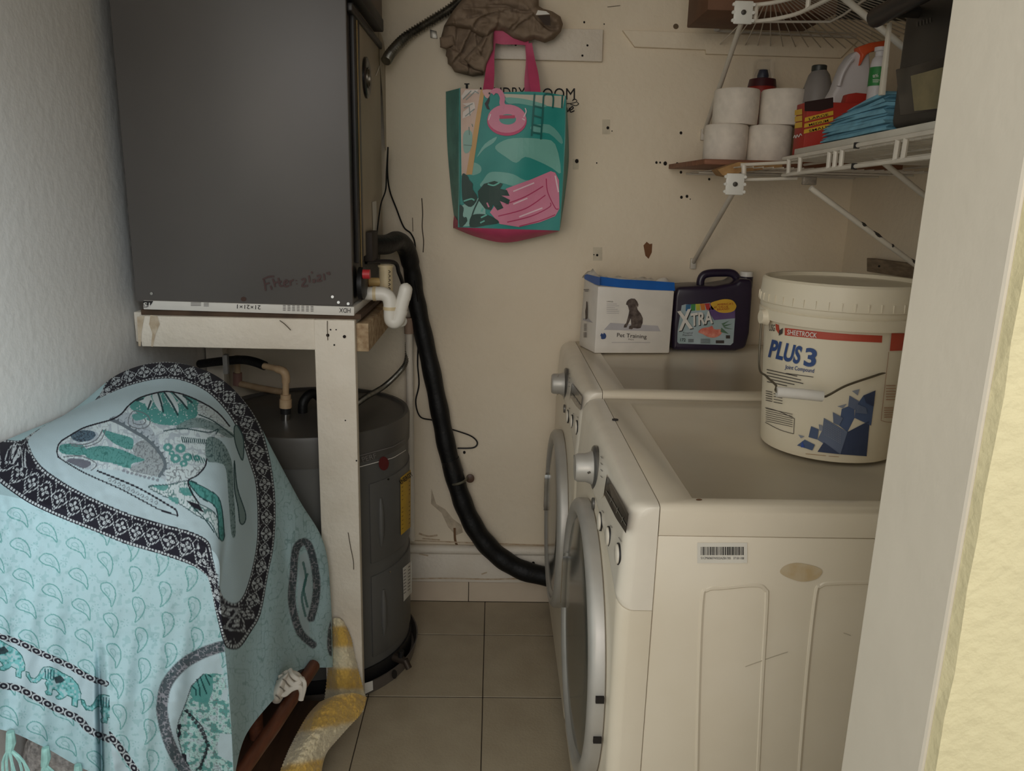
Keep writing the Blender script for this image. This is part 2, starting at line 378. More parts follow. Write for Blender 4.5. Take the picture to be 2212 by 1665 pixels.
q = P(829, 70, X=FX1+.03); q2 = P(826, 110, X=FX1+.012)
MB().box(FX1-.002, FX1+.03, FYF-.02, q.y, q.z, q.z+.034).build('top_rail', M('rail_black', (38, 35, 33), .5), ah, bevel=.004)
MB().box(FX1-.002, FX1+.026, FYF, q.y, q.z+.03, 2.3).build('upper_panel', M('upper_panel_brown', (112, 98, 88), .55), ah, bevel=.002)
MB().box(FX1-.002, FX1+.012, FYF+.02, q2.y, q2.z+.004, q2.z+.022).build('drip_edge', dgrey2, ah, bevel=.003)
sx = planeX(FX1+.004, -.0006)
c = P(789, 168, X=FX1+.004); rr = abs(P(789, 124, X=FX1+.004).z-P(789, 212, X=FX1+.004).z)/2
MB().lathe(c, [(rr, 0), (rr*1.0, .006), (rr*.86, .009), (rr*.62, .007), (rr*.5, .004), (0, .004)], 40, 'x', cap=False).build('port_ring', M('port_black', (30, 28, 27), .25), ah)
MB().lathe(c, [(rr*.5, .0), (rr*.48, .010), (rr*.44, .010), (rr*.42, .004)], 32, 'x', cap=False).build('port_rim', M('dull_chrome', (120, 112, 100), .3, .9), ah)
tape = M('pale_tape', (182, 170, 150), .5, var=.06, scale=30)
decal(ah, 'tape', [(818, 60), (829, 90), (835, 130), (838, 322), (832, 325), (826, 200), (820, 130)], sx, tape, 1)
decal(ah, 'sticker', [(804, 436), (813, 434), (815, 500), (806, 505)], sx, whitel, 1)
decals(ah, 'lettering', [r for i in range(5) for r in stroke([(812+i*1.6, 164-i*4), (814+i*1.6, 158-i*4)], 1.4)], sx, whitel, 2)
for (u, v) in ((327, 634), (718, 641), (731, 653), (752, 656)): decal(ah, 'screw', disc(u, v, 3.2), planeY(FYF), chrome, 2)
marker = M('red_marker', (74, 50, 48), .6)
def hand(strokes, k=3): decals(ah, 'handwriting', sum([stroke(s_, 3.6, 5) for s_ in strokes], []), planeY(FYF), marker, k)
hand([[(570, 605), (572, 615), (574, 628)], [(567, 604), (580, 598), (592, 597)], [(572, 614), (582, 611)], [(584, 617), (587, 626)],
      [(589, 602), (592, 612), (594, 620)], [(601, 600), (603, 612), (606, 618), (612, 617)], [(591, 611), (608, 608)],
      [(614, 613), (621, 609), (618, 605), (613, 611), (617, 619), (624, 617)], [(626, 606), (628, 617)], [(626, 609), (634, 604)], [(640, 605), (640, 607)], [(641, 612), (641, 614)],
      [(651, 605), (657, 602), (659, 607), (652, 618), (665, 617)], [(667, 595), (669, 610)], [(675, 604), (681, 610)], [(681, 603), (676, 611)],
      [(684, 597), (690, 595), (692, 599), (685, 607), (695, 606)], [(699, 591), (701, 605)], [(705, 589), (709, 592)], [(710, 587), (712, 594)], [(672, 587), (675, 590)]])
decal(ah, 'stain', disc(526, 646, 6, 5), planeY(FYF), M('brown_spot', (78, 56, 48), .8), 1)
# filter pushed into the slot below
fpl = planeY(FYF-.006)
fq = [P(309, 649, Y=FYF-.005), P(310, 668, Y=FYF-.005), P(765, 682, Y=FYF-.005), P(765, 663, Y=FYF-.005)]
af = thing('air_filter', (fq[1]+fq[2])/2, 'white cardboard edge of a slim air filter slotted under the air handler', 'air filter')
MB().extr(fq, (0, .4, 0)).build('frame', whitel, af, bevel=.001)
fp = planeY(FYF-.0055)
decal(af, 'print', [(309, 649.5), (331, 650), (325, 659), (309, 658)], fp, ink, 1)
decal(af, 'print', [(309, 658), (325, 659), (317, 664), (309, 664)], fp, inkgrey, 1)
text(af, 'lettering', '15', (324, 654), (310, 653.5), 8, fp, whitel, 2, bold=.02)
text(af, 'lettering', '21×21×1', (563, 659.5), (512, 657.5), 9, fp, ink, 1)
text(af, 'lettering', 'HDX', (757, 666), (733, 665), 10, fp, ink, 1)
lines = []
for i in range(7):
    for j in range(4): lines.append(rect(611+i*10, 659+j*3.4+i*.35, 617+i*10, 660.4+j*3.4+i*.35))
for j in range(3): lines += [rect(412, 653+j*3, 434, 654.2+j*3), rect(440, 654+j*3, 451, 655.2+j*3)]
decals(af, 'small_print', lines, fp, inkgrey, 1)
# timber stand
sd = thing('timber_stand', (-.6, 2.2, 0), 'white painted timber stand carrying the air handler over the water heater', 'stand')
rough = M('raw_chipboard', (186, 164, 132), .8, scale=60, c2=(140, 112, 82))
MB().box(-.876, -.444, 1.942, 1.985, 1.04, 1.118).build('front_beam', whitepaint, sd, bevel=.003)
MB().box(-.915, -.88, 2.0, 2.55, 1.04, 1.118).build('side_beam', whitepaint, sd, bevel=.003)
pz = []
MB().box(-.445, -.3435, 1.938, 1.968, 0, 1.118).build('post', whitepaint, sd, bevel=.003)
MB().box(-.925, -.87, 2.5, 2.55, 0, 1.04).build('post', whitepaint, sd, bevel=.003)
MB().box(-.3435, -.312, 1.955, 2.5, 1.036, 1.108).build('side_beam', rough, sd, bevel=.002, label='raw chipboard beam end')
MB().box(-.876, -.33, 1.955, 2.5, 1.118, 1.131).build('platform', M('dirty_board', (88, 68, 52), .8, var=.2), sd, bevel=.001)
pf = planeY(1.938)
for (u, v, r) in ((708, 724, 3.6), (744, 727, 3.6), (714, 712, 1.8), (726, 712, 1.5), (722, 745, 2), (746, 908, 1.6), (770, 995, 1.8)): decal(sd, 'nail_hole', disc(u, v, r), pf, holem, 1)
decals(sd, 'crack', sum([stroke([(707, 693), (707, 710), (708, 735)], 1.5), stroke([(752, 1150), (757, 1180), (763, 1210), (764, 1230)], 1.5), stroke([(604, 692), (615, 700), (628, 713)], 1.8)], []), planeY(1.936), crk, 1)
dirt = M('brown_grime', (176, 156, 130), .9, scale=60, c2=(200, 186, 164))
decal(sd, 'grime', [(325, 680), (340, 683), (345, 700), (336, 722), (330, 749), (326, 748), (329, 720), (322, 700)], planeY(1.942), dirt, 1)
decal(sd, 'grime', [(296, 684), (312, 682), (306, 715), (304, 748), (299, 747)], planeY(1.942), dirt, 1)

# ------------------------------------------------------------ water heater
HX, HY, HR = -.532, 2.255, .283
steel = M('heater_grey_enamel', (92, 91, 88), .42, scale=5, c2=(86, 85, 82), spec=.5)
wh = thing('water_heater', (HX, HY, 0), 'squat dark grey electric water heater standing in a pan under the stand', 'water heater')
MB().lathe((HX, HY, 0), [(0, 0), (.3, 0), (.31, .045), (.306, .045), (.297, .006), (0, .006)], 64, cap=False).build('drain_pan', M('pan_grey', (98, 90, 84), .4), wh)
MB().lathe((HX, HY, 0), [(0, .012), (.289, .012), (.289, .075), (0, .075)], 64).build('base_ring', black, wh)
MB().lathe((HX, HY, 0), [(0, .07), (HR, .07), (HR, .715), (0, .715)], 72).build('tank', steel, wh)
MB().lathe((HX, HY, 0), [(.2, .712), (HR+.004, .712), (HR+.005, .785), (HR+.001, .797), (HR-.008, .797), (HR-.014, .79), (.1, .803), (0, .805)], 72, cap=False).build('lid', M('heater_lid', (84, 81, 77), .4, scale=6, c2=(72, 68, 63)), wh)
hc = cyl(HX, HY, HR); hc5 = cyl(HX, HY, HR+.005)
def cylpanel(r, a0, a1, z0, z1, t, n=14):
    ring = []
    for i in range(n+1):
        a = a0+(a1-a0)*i/n; cs, sn = math.cos(a), math.sin(a)
        ring.append([Vector((HX+q*cs, HY+q*sn, z)) for q, z in ((r-.002, z0), (r+t, z0), (r+t, z1), (r-.002, z1))])
    return MB().loft(ring)
def ang(u, v): return vent(HX, HY, hc(u, v))
for (ul, va, vb, rib) in ((799, 1045, 1218, ((821, 1074), (822, 1180))), (803, 1245, 1420, ((827, 1272), (828, 1372)))):
    a0 = ang(ul, (va+vb)/2); zt, zb = hc(ul, va).z, hc(ul, vb).z
    p_ = cylpanel(HR, a0, a0+1.15, zb, zt, .004).build('access_panel', steel, wh, bevel=.0015)
    ra = ang(rib[0][0], (rib[0][1]+rib[1][1])/2); z1, z0 = hc(*rib[0]).z, hc(*rib[1]).z
    MB().tube([(HX+(HR+.004)*math.cos(ra), HY+(HR+.004)*math.sin(ra), z) for z in np.linspace(z0, z1, 5)], [.002, .009, .0095, .009, .004], 10).build('rib', steel, p_)
    for (du, dv) in ((40, -10),): decal(p_, 'screw', disc(ul+du, va+dv, 2.2), cyl(HX, HY, HR+.0045), chrome, 1)
for v0 in (1008, 984):
    decals(wh, 'trim_line', [[(a, v0-(a-775)*.27-(max(0, a-850)*.35)), (b, v0-(b-775)*.27-(max(0, b-850)*.35)), (b, v0+1.6-(b-775)*.27-(max(0, b-850)*.35)), (a, v0+1.6-(a-775)*.27-(max(0, a-850)*.35))] for a, b in [(775+i*6, 781+i*6) for i in range(17)]], hc if v0 > 1000 else cyl(HX, HY, HR+.0055), whitel if v0 > 1000 else inkgrey, 1)
text(wh, 'lettering', 'PERF', (784, 998), (814, 989), 11, cyl(HX, HY, HR+.0056), inkgrey, 2)
decal(wh, 'emblem', disc(829, 1001, 11, 15, 20), cyl(HX, HY, HR, .003), M('dark_red', (96, 36, 36), .45), 0, label='dark red oval badge')
yl = decal(wh, 'energy_label', [(865, 1032), (887, 1014), (887, 1138), (866, 1156)], cyl(HX, HY, HR+.0042), M('yellow_label', (214, 172, 48), .5, var=.05), 1, cut=3, label='yellow energy label')
sy = cyl(HX, HY, HR+.006)
text(wh, 'lettering', 'ENERGY', (867, 1046), (893, 1026), 9, sy, ink, 1, bold=.02)
decals(wh, 'small_print', [[(868, 1052+i*9), (886, 1037+i*9), (886, 1039+i*9), (868, 1054+i*9)] for i in range(11) if i not in (4,)], sy, M('label_lines', (150, 118, 40), .6), 1)
decal(wh, 'warning_label', [(870, 1227), (889, 1211), (889, 1280), (872, 1299)], cyl(HX, HY, HR+.0042), whitel, 1, cut=3, label='white paper label')
decals(wh, 'small_print', [[(872, 1232+i*7), (886, 1221+i*7), (886, 1223+i*7), (872, 1234+i*7)] for i in range(8)], sy, inkgrey, 1)
va = hc(848, 1418); d_ = Vector((va.x-HX, va.y-HY, 0)).normalized()
MB().tube([va-d_*.01, va+d_*.03, va+d_*.05], [.012, .012, .009], 12).build('drain_valve', M('old_bronze', (70, 60, 52), .45, .5), wh)
MB().tube([va+d_*.045+Vector((0, 0, .004)), va+d_*.06-Vector((0, 0, .02))], .010, 10).build('valve_spout', M('old_bronze', (70, 60, 52)), wh)
MB().tube([va+d_*.03+Vector((0, 0, .0)), va+d_*.032+Vector((0, 0, .03))], .008, 10).build('valve_handle', black, wh)
decal(wh, 'drain_hole', disc(852, 1456, 6, 10), cyl(HX, HY, .3105), holem, 1)
decal(wh, 'sticker', [(786, 1476), (805, 1470), (806, 1490), (786, 1500)], cyl(HX, HY, .3105), whitel, 1)
# pipes on the heater
cpvc = M('aged_cpvc', (196, 168, 132), .5, scale=30, c2=(176, 146, 112))
cp = thing('hot_water_pipe', P(617, 905, Y=2.13), 'tan plastic pipe elbow rising from the water heater top', 'pipe')
MB().tube([P(617, 912, Y=2.13), P(617, 880, Y=2.13)], .0115, 14).build('nipple', chrome, cp)
MB().tube([P(617, 893, Y=2.13), P(617, 878, Y=2.13)], .0145, 14).build('collar', black, cp)
MB().tube([P(617, 880, Y=2.13), P(617, 862, Y=2.13), P(617, 861.5, Y=2.13), P(617, 852, Y=2.13)], [.017, .017, .0145, .0145], 14).build('socket', cpvc, cp)
MB().tube(tubepath([P(617, 856, Y=2.13), P(617, 815, Y=2.13), P(613, 803, Y=2.13), P(600, 797, Y=2.14), P(570, 790, Y=2.17)], 6), .0092, 12).build('pipe', cpvc, cp)
MB().tube(tubepath([P(617.5, 826, Y=2.13), P(617, 812, Y=2.13), P(612, 802, Y=2.13), P(600, 797, Y=2.14)], 6), .0118, 12).build('elbow', cpvc, cp)
MB().tube(tubepath([P(572, 790, Y=2.17), P(548, 781, Y=2.2), P(520, 777, Y=2.25), P(470, 781, Y=2.32), P(432, 786, Y=2.38)], 6), .013, 12).build('insulation', blackrub, cp, label='black foam insulated run')
MB().box(*[f(a, b) for a, b, f in ()] or (P(486, 770, Y=2.2).x-.007, P(486, 770, Y=2.2).x+.007, 2.195, 2.215, P(486, 808, Y=2.2).z, P(486, 766, Y=2.2).z)).build('lever', M('lever_grey', (150, 146, 140), .5), cp, bevel=.003)
cq = thing('cold_water_pipe', P(512, 845, Y=2.42), 'tan plastic pipe running low along the wall behind the water heater', 'pipe')
MB().tube([P(513, 768, Y=2.44), P(513, 826, Y=2.44)], .009, 12).build('pipe', cpvc, cq)
MB().tube([P(513, 805, Y=2.44), P(513, 832, Y=2.44)], .014, 12).build('fitting', M('pink_fitting', (150, 110, 98), .5), cq)
MB().tube([P(515, 828, Y=2.44), P(560, 838, Y=2.42), P(612, 847, Y=2.4)], .0105, 12).build('pipe', cpvc, cq)
MB().tube(tubepath([P(655, 905, Y=2.2), P(655, 870, Y=2.2), P(672, 850, Y=2.22), P(690, 858, Y=2.24), P(705, 885, Y=2.26)], 6), .014, 12).build('insulated_hose', blackrub, label='black hose loop on top of the water heater behind the post', cat='hose')
def corr(path, r, pitch, n=12, amp=.2):
    pts = [Vector(p) for p in path]; L = [0]
    for a, b in zip(pts, pts[1:]): L.append(L[-1]+(b-a).length)
    m = int(L[-1]/pitch*4); out = []
    for i in range(m+1):
        s_ = L[-1]*i/m; j = max(k for k in range(len(L)-1) if L[k] <= s_+1e-9); out.append(pts[j].lerp(pts[j+1], (s_-L[j])/(L[j+1]-L[j]+1e-9)))
    return MB().tube(out, [r*(1+amp*math.sin(math.pi/2*i)) for i in range(m+1)], n)
corr(tubepath([P(768, 874, Y=2.2), P(790, 858, Y=2.27), P(830, 834, Y=2.42), P(864, 802, Y=2.5), P(878, 778, Y=2.53), P(880, 740, Y=2.55)], 8), .0075, .006).build('flexible_conduit', galv, label='thin armoured cable curving from the wall to the water heater', cat='conduit')
cdt = thing('flexible_conduit', P(836, 132, Y=2.5), 'ribbed metal conduit arching from the air handler up the back wall', 'conduit')
corr(tubepath([P(834, 132, Y=2.47), P(846, 112, Y=2.5), P(880, 78, Y=2.54), P(930, 46, Y=2.553), P(975, 17, Y=2.553), P(1005, -12, Y=2.553), P(1040, -60, Y=2.553), P(1075, -130, Y=2.553), P(1095, -230, Y=2.553), P(1100, -340, Y=2.553)], 8), .0135, .0092, 14, .2).build('hose', galv, cdt)
MB().extr([P(929, 64, Y=WY-.001), P(943, 68, Y=WY-.001), P(945, 84, Y=WY-.001), P(930, 82, Y=WY-.001)], (0, -.004, 0)).build('clip', galv, cdt, bevel=.001)

# ------------------------------------------------------------ condensate plumbing and refrigerant line
foam = thing('insulated_pipe', P(900, 700, Y=2.54), 'long black foam insulated pipe sweeping down the back wall to the dryer', 'pipe')
pp = [(776, 526, 2.26), (800, 528, 2.29), (835, 528, 2.36), (858, 520, 2.43), (876, 535, 2.48), (888, 575, 2.51), (898, 640, 2.535), (912, 710, 2.538), (932, 800, 2.54), (950, 890, 2.54), (966, 970, 2.54), (988, 1050, 2.539), (1010, 1110, 2.538), (1040, 1162, 2.536), (1080, 1203, 2.536), (1130, 1232, 2.532), (1196, 1248, 2.53)]
pts = tubepath([P(u, v, Y=y) for u, v, y in pp], 8)
MB().tube(pts, [.029 if i < 40 else .0275+.0075*min(1, (i-40)/70)+.0012*math.sin(i*.9) for i in range(len(pts))], 16).build('foam_sleeve', blackrub, foam)
MB().lathe(P(787, 526, Y=2.262), [(.0, 0), (.05, 0), (.05, .01), (.032, .02)], 20, 'x').build('flange', black, foam)
MB().box(FX1-.002, FX1+.022, 2.15, 2.25, 1.245, 1.325).build('wall_plate', M('dirty_plate', (58, 50, 44), .7), foam, bevel=.004)
tp = [P(u, v, Y=2.54) for u, v in ((972, 992), (982, 1022))]
MB().tube(tp, .0325, 16).build('tape_wrap', M('black_tape', (34, 32, 31), .3), foam)
st = thing('pipe_strap', P(1000, 1040, Y=2.53), 'metal strap clamp with a brown round head holding the black pipe', 'clamp')
MB().tube(tubepath([P(972, 1040, Y=2.552), P(978, 1046, Y=2.512), P(992, 1044, Y=2.504), P(1004, 1038, Y=2.514), P(1010, 1030, Y=2.556)], 6), .0045, 8).build('strap', M('old_strap', (120, 116, 100), .4, .5), st)
MB().lathe(P(1016, 1028, Y=2.576), [(.004, 0), (.004, -.016), (.0145, -.02), (.0145, -.028), (.009, -.03), (0, -.03)], 20, 'y').build('clamp_head', M('brown_bakelite', (92, 68, 54), .4), st)
lw_ = [P(u, v, Y=y) for u, v, y in ((838, 318, 2.5), (837, 372, 2.53), (842, 412, 2.55), (856, 450, 2.562), (872, 490, 2.566), (888, 505, 2.57), (897, 532, 2.565), (896, 600, 2.5), (902, 640, 2.5), (905, 700, 2.57), (902, 780, 2.571), (905, 830, 2.571), (898, 868, 2.571), (908, 900, 2.571), (936, 908, 2.56), (952, 920, 2.57), (985, 930, 2.571), (1018, 942, 2.571), (1031, 956, 2.571), (1022, 967, 2.571), (988, 968, 2.571))]
cw = thing('thermostat_wire', lw_[0], 'thin black wire wandering down the back wall behind the black pipe', 'wire')
MB().tube(tubepath(lw_, 6), .0027, 6).build('strand', black, cw)
MB().tube(tubepath([P(u, v, Y=y) for u, v, y in ((838, 318, 2.5), (835, 370, 2.46), (833, 410, 2.42), (823, 440, 2.38), (817, 480, 2.34), (814, 505, 2.3))], 6), .0024, 6).build('strand', black, cw)
pvc = M('white_pvc', (228, 224, 214), .3, var=.02); pvcy = M('aged_pvc', (214, 196, 158), .35, var=.05)
trp = thing('condensate_trap', P(843, 700, Y=2.06), 'white plastic drain trap fitted to the side of the air handler', 'drain trap')
fdisc = P(776, 612, X=FX1+.004)
MB().lathe(fdisc, [(0, 0), (.042, 0), (.042, .012), (.03, .018), (0, .018)], 28, 'x').build('flange', black, trp)
def pt(l, y=2.06): return [P(u, v, Y=y) for u, v in l]
MB().tube(pt([(784, 634), (822, 634)]), .0175, 18).build('pipe', pvc, trp)
MB().tube(tubepath(pt([(812, 634), (828, 635), (839, 642), (843, 655), (843, 668)]), 6), .0185, 18).build('elbow', pvc, trp)
MB().tube(pt([(806, 634), (813, 634)]), .0195, 18).build('collar', pvcy, trp)
MB().tube(pt([(843, 662), (843, 669)]), .0192, 18).build('collar', pvcy, trp)
MB().tube(tubepath(pt([(843, 666), (843, 682), (845, 692), (852, 696), (859, 691), (863, 680), (868, 658), (875, 632)]), 6), .0175, 18).build('u_bend', pvc, trp)
MB().tube(pt([(868, 660), (875, 632)]), .0165, 18).build('riser', pvc, trp)
MB().tube(pt([(872, 645), (875.5, 630), (877, 622), (878, 617), (879, 613.5), (879.5, 611)]), [.0178, .0178, .0172, .0145, .009, .001], 18).build('cap', pvc, trp)
MB().tube(pt([(864, 677), (866, 668)]), .0185, 18).build('collar', pvc, trp)
MB().tube(tubepath(pt([(862, 703), (872, 701), (876, 693), (872, 686), (866, 688)], 2.1), 6), .0045, 8).build('drain_hoop', pvc, trp)
tee = thing('pipe_tee', P(833, 640, Y=2.1), 'aged cream plastic pipe tee with an open top beside the air handler', 'pipe')
MB().lathe(P(834, 630, Y=2.12), [(.0185, 0), (.0185, P(834, 577, Y=2.12).z-P(834, 630, Y=2.12).z), (.021, .066), (.021, .071), (.018, .071), (.0165, .04), (0, .04)], 22, cap=False).build('tee_body', pvcy, tee)
MB().tube([P(797, 609, Y=2.12), P(826, 609, Y=2.12)], .012, 14).build('branch', M('yellow_pvc', (206, 172, 112), .4), tee)
MB().tube([P(788, 609, Y=2.12), P(798, 609, Y=2.12)], .0135, 14).build('nipple', M('old_brass', (140, 92, 52), .4, .5), tee)
decals(tee, 'lettering', [s2 for i in range(5) for s2 in stroke([(839, 584+i*9), (843, 587+i*9), (839, 590+i*9)], 1.4)], cyl(P(834, 600, Y=2.12).x, 2.12, .0188), ink, 1)
rv = MB().lathe(P(784, 592, X=FX1+.02), [(0, 0), (.012, 0), (.012, .018), (0, .018)], 14, 'x').build('red_cap', M('red_plastic', (196, 52, 58), .4), trp, label='red plug')
MB().tube(tubepath([P(790, 566, Y=2.18), P(850, 566, Y=2.3), P(862, 590, Y=2.32), P(870, 612, Y=2.34), P(880, 650, Y=2.4)], 6), .006, 8).build('black_cable', black, label='black cable looping below the pipe flange beside the air handler', cat='cable')
dp = thing('drain_pipe', P(889, 1170, Y=2.54), 'slim cream painted drain pipe running straight down the back wall', 'pipe')
MB().tube([P(884, 712, Y=2.54), P(889, 1166, Y=2.54)], .0125, 14).build('pipe', whitepaint, dp)
MB().tube([P(883, 686, Y=2.54), P(884, 720, Y=2.54)], .0165, 14).build('coupling', M('pinkish_cap', (170, 142, 122), .5), dp)
# ------------------------------------------------------------ washing machine and dryer
enamel = M('white_enamel', (226, 215, 194), .28, scale=5, c2=(219, 207, 184), spec=.5)
whplast = M('white_gloss_plastic', (230, 221, 204), .25, var=.02, spec=.5)
silver = M('silver_plastic', (188, 184, 176), .38, .35, var=.04)
silverd = M('silver_dark', (120, 118, 114), .3, .6, var=.04)
WY0, WY1, WT = 1.165, 1.852, .955
XF, XS, XB = .214, .273, 1.0
wm = thing('washing_machine', ((XS+XB)/2, (WY0+WY1)/2, 0), 'white front loading washer nearest the doorway with a bucket on it', 'washing machine')
yc, hw = (WY0+WY1)/2, (WY1-WY0)/2
def zbot(y): return WT-.187+.066*(1-((y-yc)/hw)**2)
def endround(y, r=.026):
    dy = min(y-WY0, WY1-y); return 0 if dy >= r else r-math.sqrt(max(0, r*r-(r-dy)**2))
ys = sorted(set([WY0+.0005+t for t in (0, .001, .003, .006, .010, .015, .020, .026)]+[WY1-.0005-t for t in (0, .001, .003, .006, .010, .015, .020, .026)]+list(np.linspace(WY0+.03, WY1-.03, 22))))
def xface(z, zb): return .2225-(.2225-XF)*min(1, max(0, (WT-.03-z)/(WT-.03-zb-.01)))
rings = []; rings2 = []
for y in ys:
    zb = zbot(y); e = endround(y); T = WT-.0005-.4*e*.5
    prof = [(XS, T), (.250, T-.0005), (.238, T-.004), (.230, T-.011), (.2255, T-.02), (.2225, T-.032), ((.2225+XF)/2, (T-.032+zb)/2), (XF, zb+.014), (XF+.001, zb+.004), (XF+.004, zb), (XS, zb)]
    rings.append([Vector((min(XS, x+e*(XS-x)/.05), y, z)) for x, z in prof])
    p2 = [(XS, zb-.0015), (XF+.004, zb-.0015), (XF+.002, zb-.005), (XF+.0015, .05), (XF+.004, .03), (XS, .03)]
    rings2.append([Vector((min(XS, x+e*(XS-x)/.055), y, z)) for x, z in p2])
MB().loft(rings).build('console', whplast, wm, angle=50)
MB().loft(rings2).build('front_panel', enamel, wm, angle=50)
body = MB().box(XS+.001, XB, WY0+.001, WY1-.001, .03, WT-.0535).build('cabinet', enamel, wm, bevel=.003)
# lid with a shallow recess
lid = MB(); x0, x1, y0, y1, z0, z1 = XS+.0015, XB, WY0, WY1, WT-.052, WT
i0, i1, j0, j1 = .332, XB-.05, WY0+.032, WY1-.055
ring = lambda a, b, c_, d, z: [Vector((a, c_, z)), Vector((b, c_, z)), Vector((b, d, z)), Vector((a, d, z))]
lid.loft([ring(x0, x1, y0, y1, z0), ring(x0, x1, y0, y1, z1-.012), ring(x0, x1-.003, y0+.0025, y1-.0025, z1-.004), ring(x0, x1-.012, y0+.012, y1-.012, z1), ring(i0, i1, j0, j1, z1), ring(i0+.006, i1-.006, j0+.006, j1-.006, z1-.007)])
lid.build('lid', enamel, wm, angle=50)
for x in (.33, .93):
    for y in (WY0+.06, WY1-.06): MB().lathe((x, y, 0), [(.02, 0), (.022, .01), (.018, .032)], 16).build('foot', black, wm)
# door
def make_door(owner, zc, yd, RR, slots):
    dr = MB().lathe((0, yd, zc), [(RR-.01, XF+.004), (RR, XF-.001), (RR, XF-.016), (RR-.002, XF-.022), (RR-.010, XF-.028), (RR-.018, XF-.030), (RR-.028, XF-.028), (RR-.034, XF-.022), (RR-.037, XF-.010)], 72, 'x', cap=False).build('door', silver, owner, label='silver door ring')
    MB().lathe((0, yd, zc), [(RR-.033, XF-.014), (RR-.05, XF-.022), (RR-.11, XF-.026), (RR-.2, XF-.027), (0, XF-.028)], 64, 'x', cap=False).build('door_glass', M('door_glass', (84, 84, 76), .16, var=.05, spec=.6), dr)
    def ringpt(a, rad, dx): return Vector((XF-dx, yd+rad*math.cos(a), zc+rad*math.sin(a)))
    hl = []; hi = []
    for i in range(13):
        a = -.30+.60*i/12; w_ = .015*math.sqrt(max(0, 1-((i-6)/6.2)**2))+.002
        hl.append([ringpt(a, RR-.050-w_, .020), ringpt(a, RR-.050+w_, .016), ringpt(a, RR-.050+w_, .0305), ringpt(a, RR-.050-w_, .0345)])
        hi.append([ringpt(a, RR-.050-w_*.65, .024), ringpt(a, RR-.050+w_*.65, .022), ringpt(a, RR-.050+w_*.65, .0322), ringpt(a, RR-.050-w_*.65, .0352)])
    MB().loft(hl).build('handle', chrome, dr); MB().loft(hi[1:-1]).build('handle_recess', M('handle_dark', (120, 104, 78), .4, .3), dr)
    for z in slots:
        yy = yd-math.sqrt(RR**2-(z-zc)**2)
        MB().box(XF-.017, XF-.002, yy-.005, yy+.006, z-.006, z+.006).build('hinge_slot', holem, dr)
    return dr
# controls
def fsurf(u, v, k=0):
    x = .218
    for it in range(6):
        p = P(u, v, X=x-.0006*(1+k)); x = xface(p.z, zbot(min(max(p.y, WY0), WY1)))
    return p
kc = fsurf(1284, 1010); kx = kc.x
kn = MB().lathe((0, kc.y, kc.z), [(.046, kx+.004), (.047, kx-.001), (.044, kx-.004), (.030, kx-.006)], 40, 'x', cap=False).build('knob_bezel', silverd, wm)
MB().lathe((0, kc.y, kc.z), [(.036, kx-.003), (.034, kx-.008), (.030, kx-.018), (.0295, kx-.036), (.026, kx-.041), (0, kx-.042)], 36, 'x', cap=False).build('knob', silver, wm)
decal(wm, 'knob_mark', [(1268, 1020), (1274, 1017), (1277, 1021), (1271, 1024)], planeX(kx-.044), silverd, 0)
disp = decal(wm, 'display', [(1309, 1032), (1312, 1029), (1358, 1110), (1357, 1120), (1352, 1152), (1330, 1118), (1305, 1068)], fsurf, M('display_black', (34, 30, 28), .15, spec=.6), 1, label='dark display window')
decal(wm, 'display_frame', [(1306, 1026), (1311, 1024), (1303, 1072), (1297, 1075)], fsurf, whplast, 2)
decals(wm, 'display_segments', sum([stroke([(1309, 1060), (1330, 1095), (1352, 1135)], 1.6), stroke([(1318, 1085), (1321, 1075)], 1.2), stroke([(1331, 1108), (1334, 1096)], 1.2), stroke([(1342, 1128), (1346, 1116)], 1.2)], []), fsurf, M('display_line', (120, 116, 106), .4), 3)
for (u, v, r) in ((1296, 1126, .0), (1314, 1158, .0), (1335, 1196, .0)):
    p = fsurf(u, v); s_ = .0165
    b_ = MB().lathe((0, p.y, p.z), [(s_+.002, p.x+.002), (s_+.002, p.x-.0008), (s_, p.x-.0008)], 28, 'x', cap=False).build('button_ring', black, wm)
    MB().lathe((0, p.y, p.z), [(s_, p.x+.002), (s_, p.x-.003), (s_-.002, p.x-.0045), (0, p.x-.005)], 28, 'x', cap=False).build('button', whplast, wm)
p = fsurf(1281, 1087)
MB().lathe((0, p.y, p.z), [(.012, p.x+.002), (.012, p.x-.002), (.009, p.x-.003), (0, p.x-.003)], 24, 'x', cap=False).build('button', silverd, wm, label='grey oval button')
decals(wm, 'small_print', sum([stroke([(1297, 985+i*14), (1301, 990+i*14)], 1.2) for i in range(4)]+[stroke([(1300, 1102), (1304, 1108)], 1.2), stroke([(1318, 1134), (1322, 1140)], 1.2), stroke([(1336, 1160), (1342, 1170)], 1.2)], []), fsurf, inkgrey, 1)
# dryer: the same machine again, behind
dy = thing('tumble_dryer', (wm.location.x, wm.location.y+.694, .0), 'white front loading dryer against the back wall with a purple jug on it', 'tumble dryer')
for ch in list(wm.children):
    c_ = ch.copy(); col.objects.link(c_); c_.parent = dy
    for g in ch.children:
        g_ = g.copy(); col.objects.link(g_); g_.parent = c_
dy.scale = (1, 1, .968/.955)
make_door(wm, .522, yc, .286, (.558, .474)); make_door(dy, .482, yc+.694, .262, ())
decal(dy, 'energy_sticker', [(1239, 990), (1248, 1000), (1247, 1036), (1239, 1022)], planeX(XF), M('sticker_black', (36, 40, 38), .4), 1)
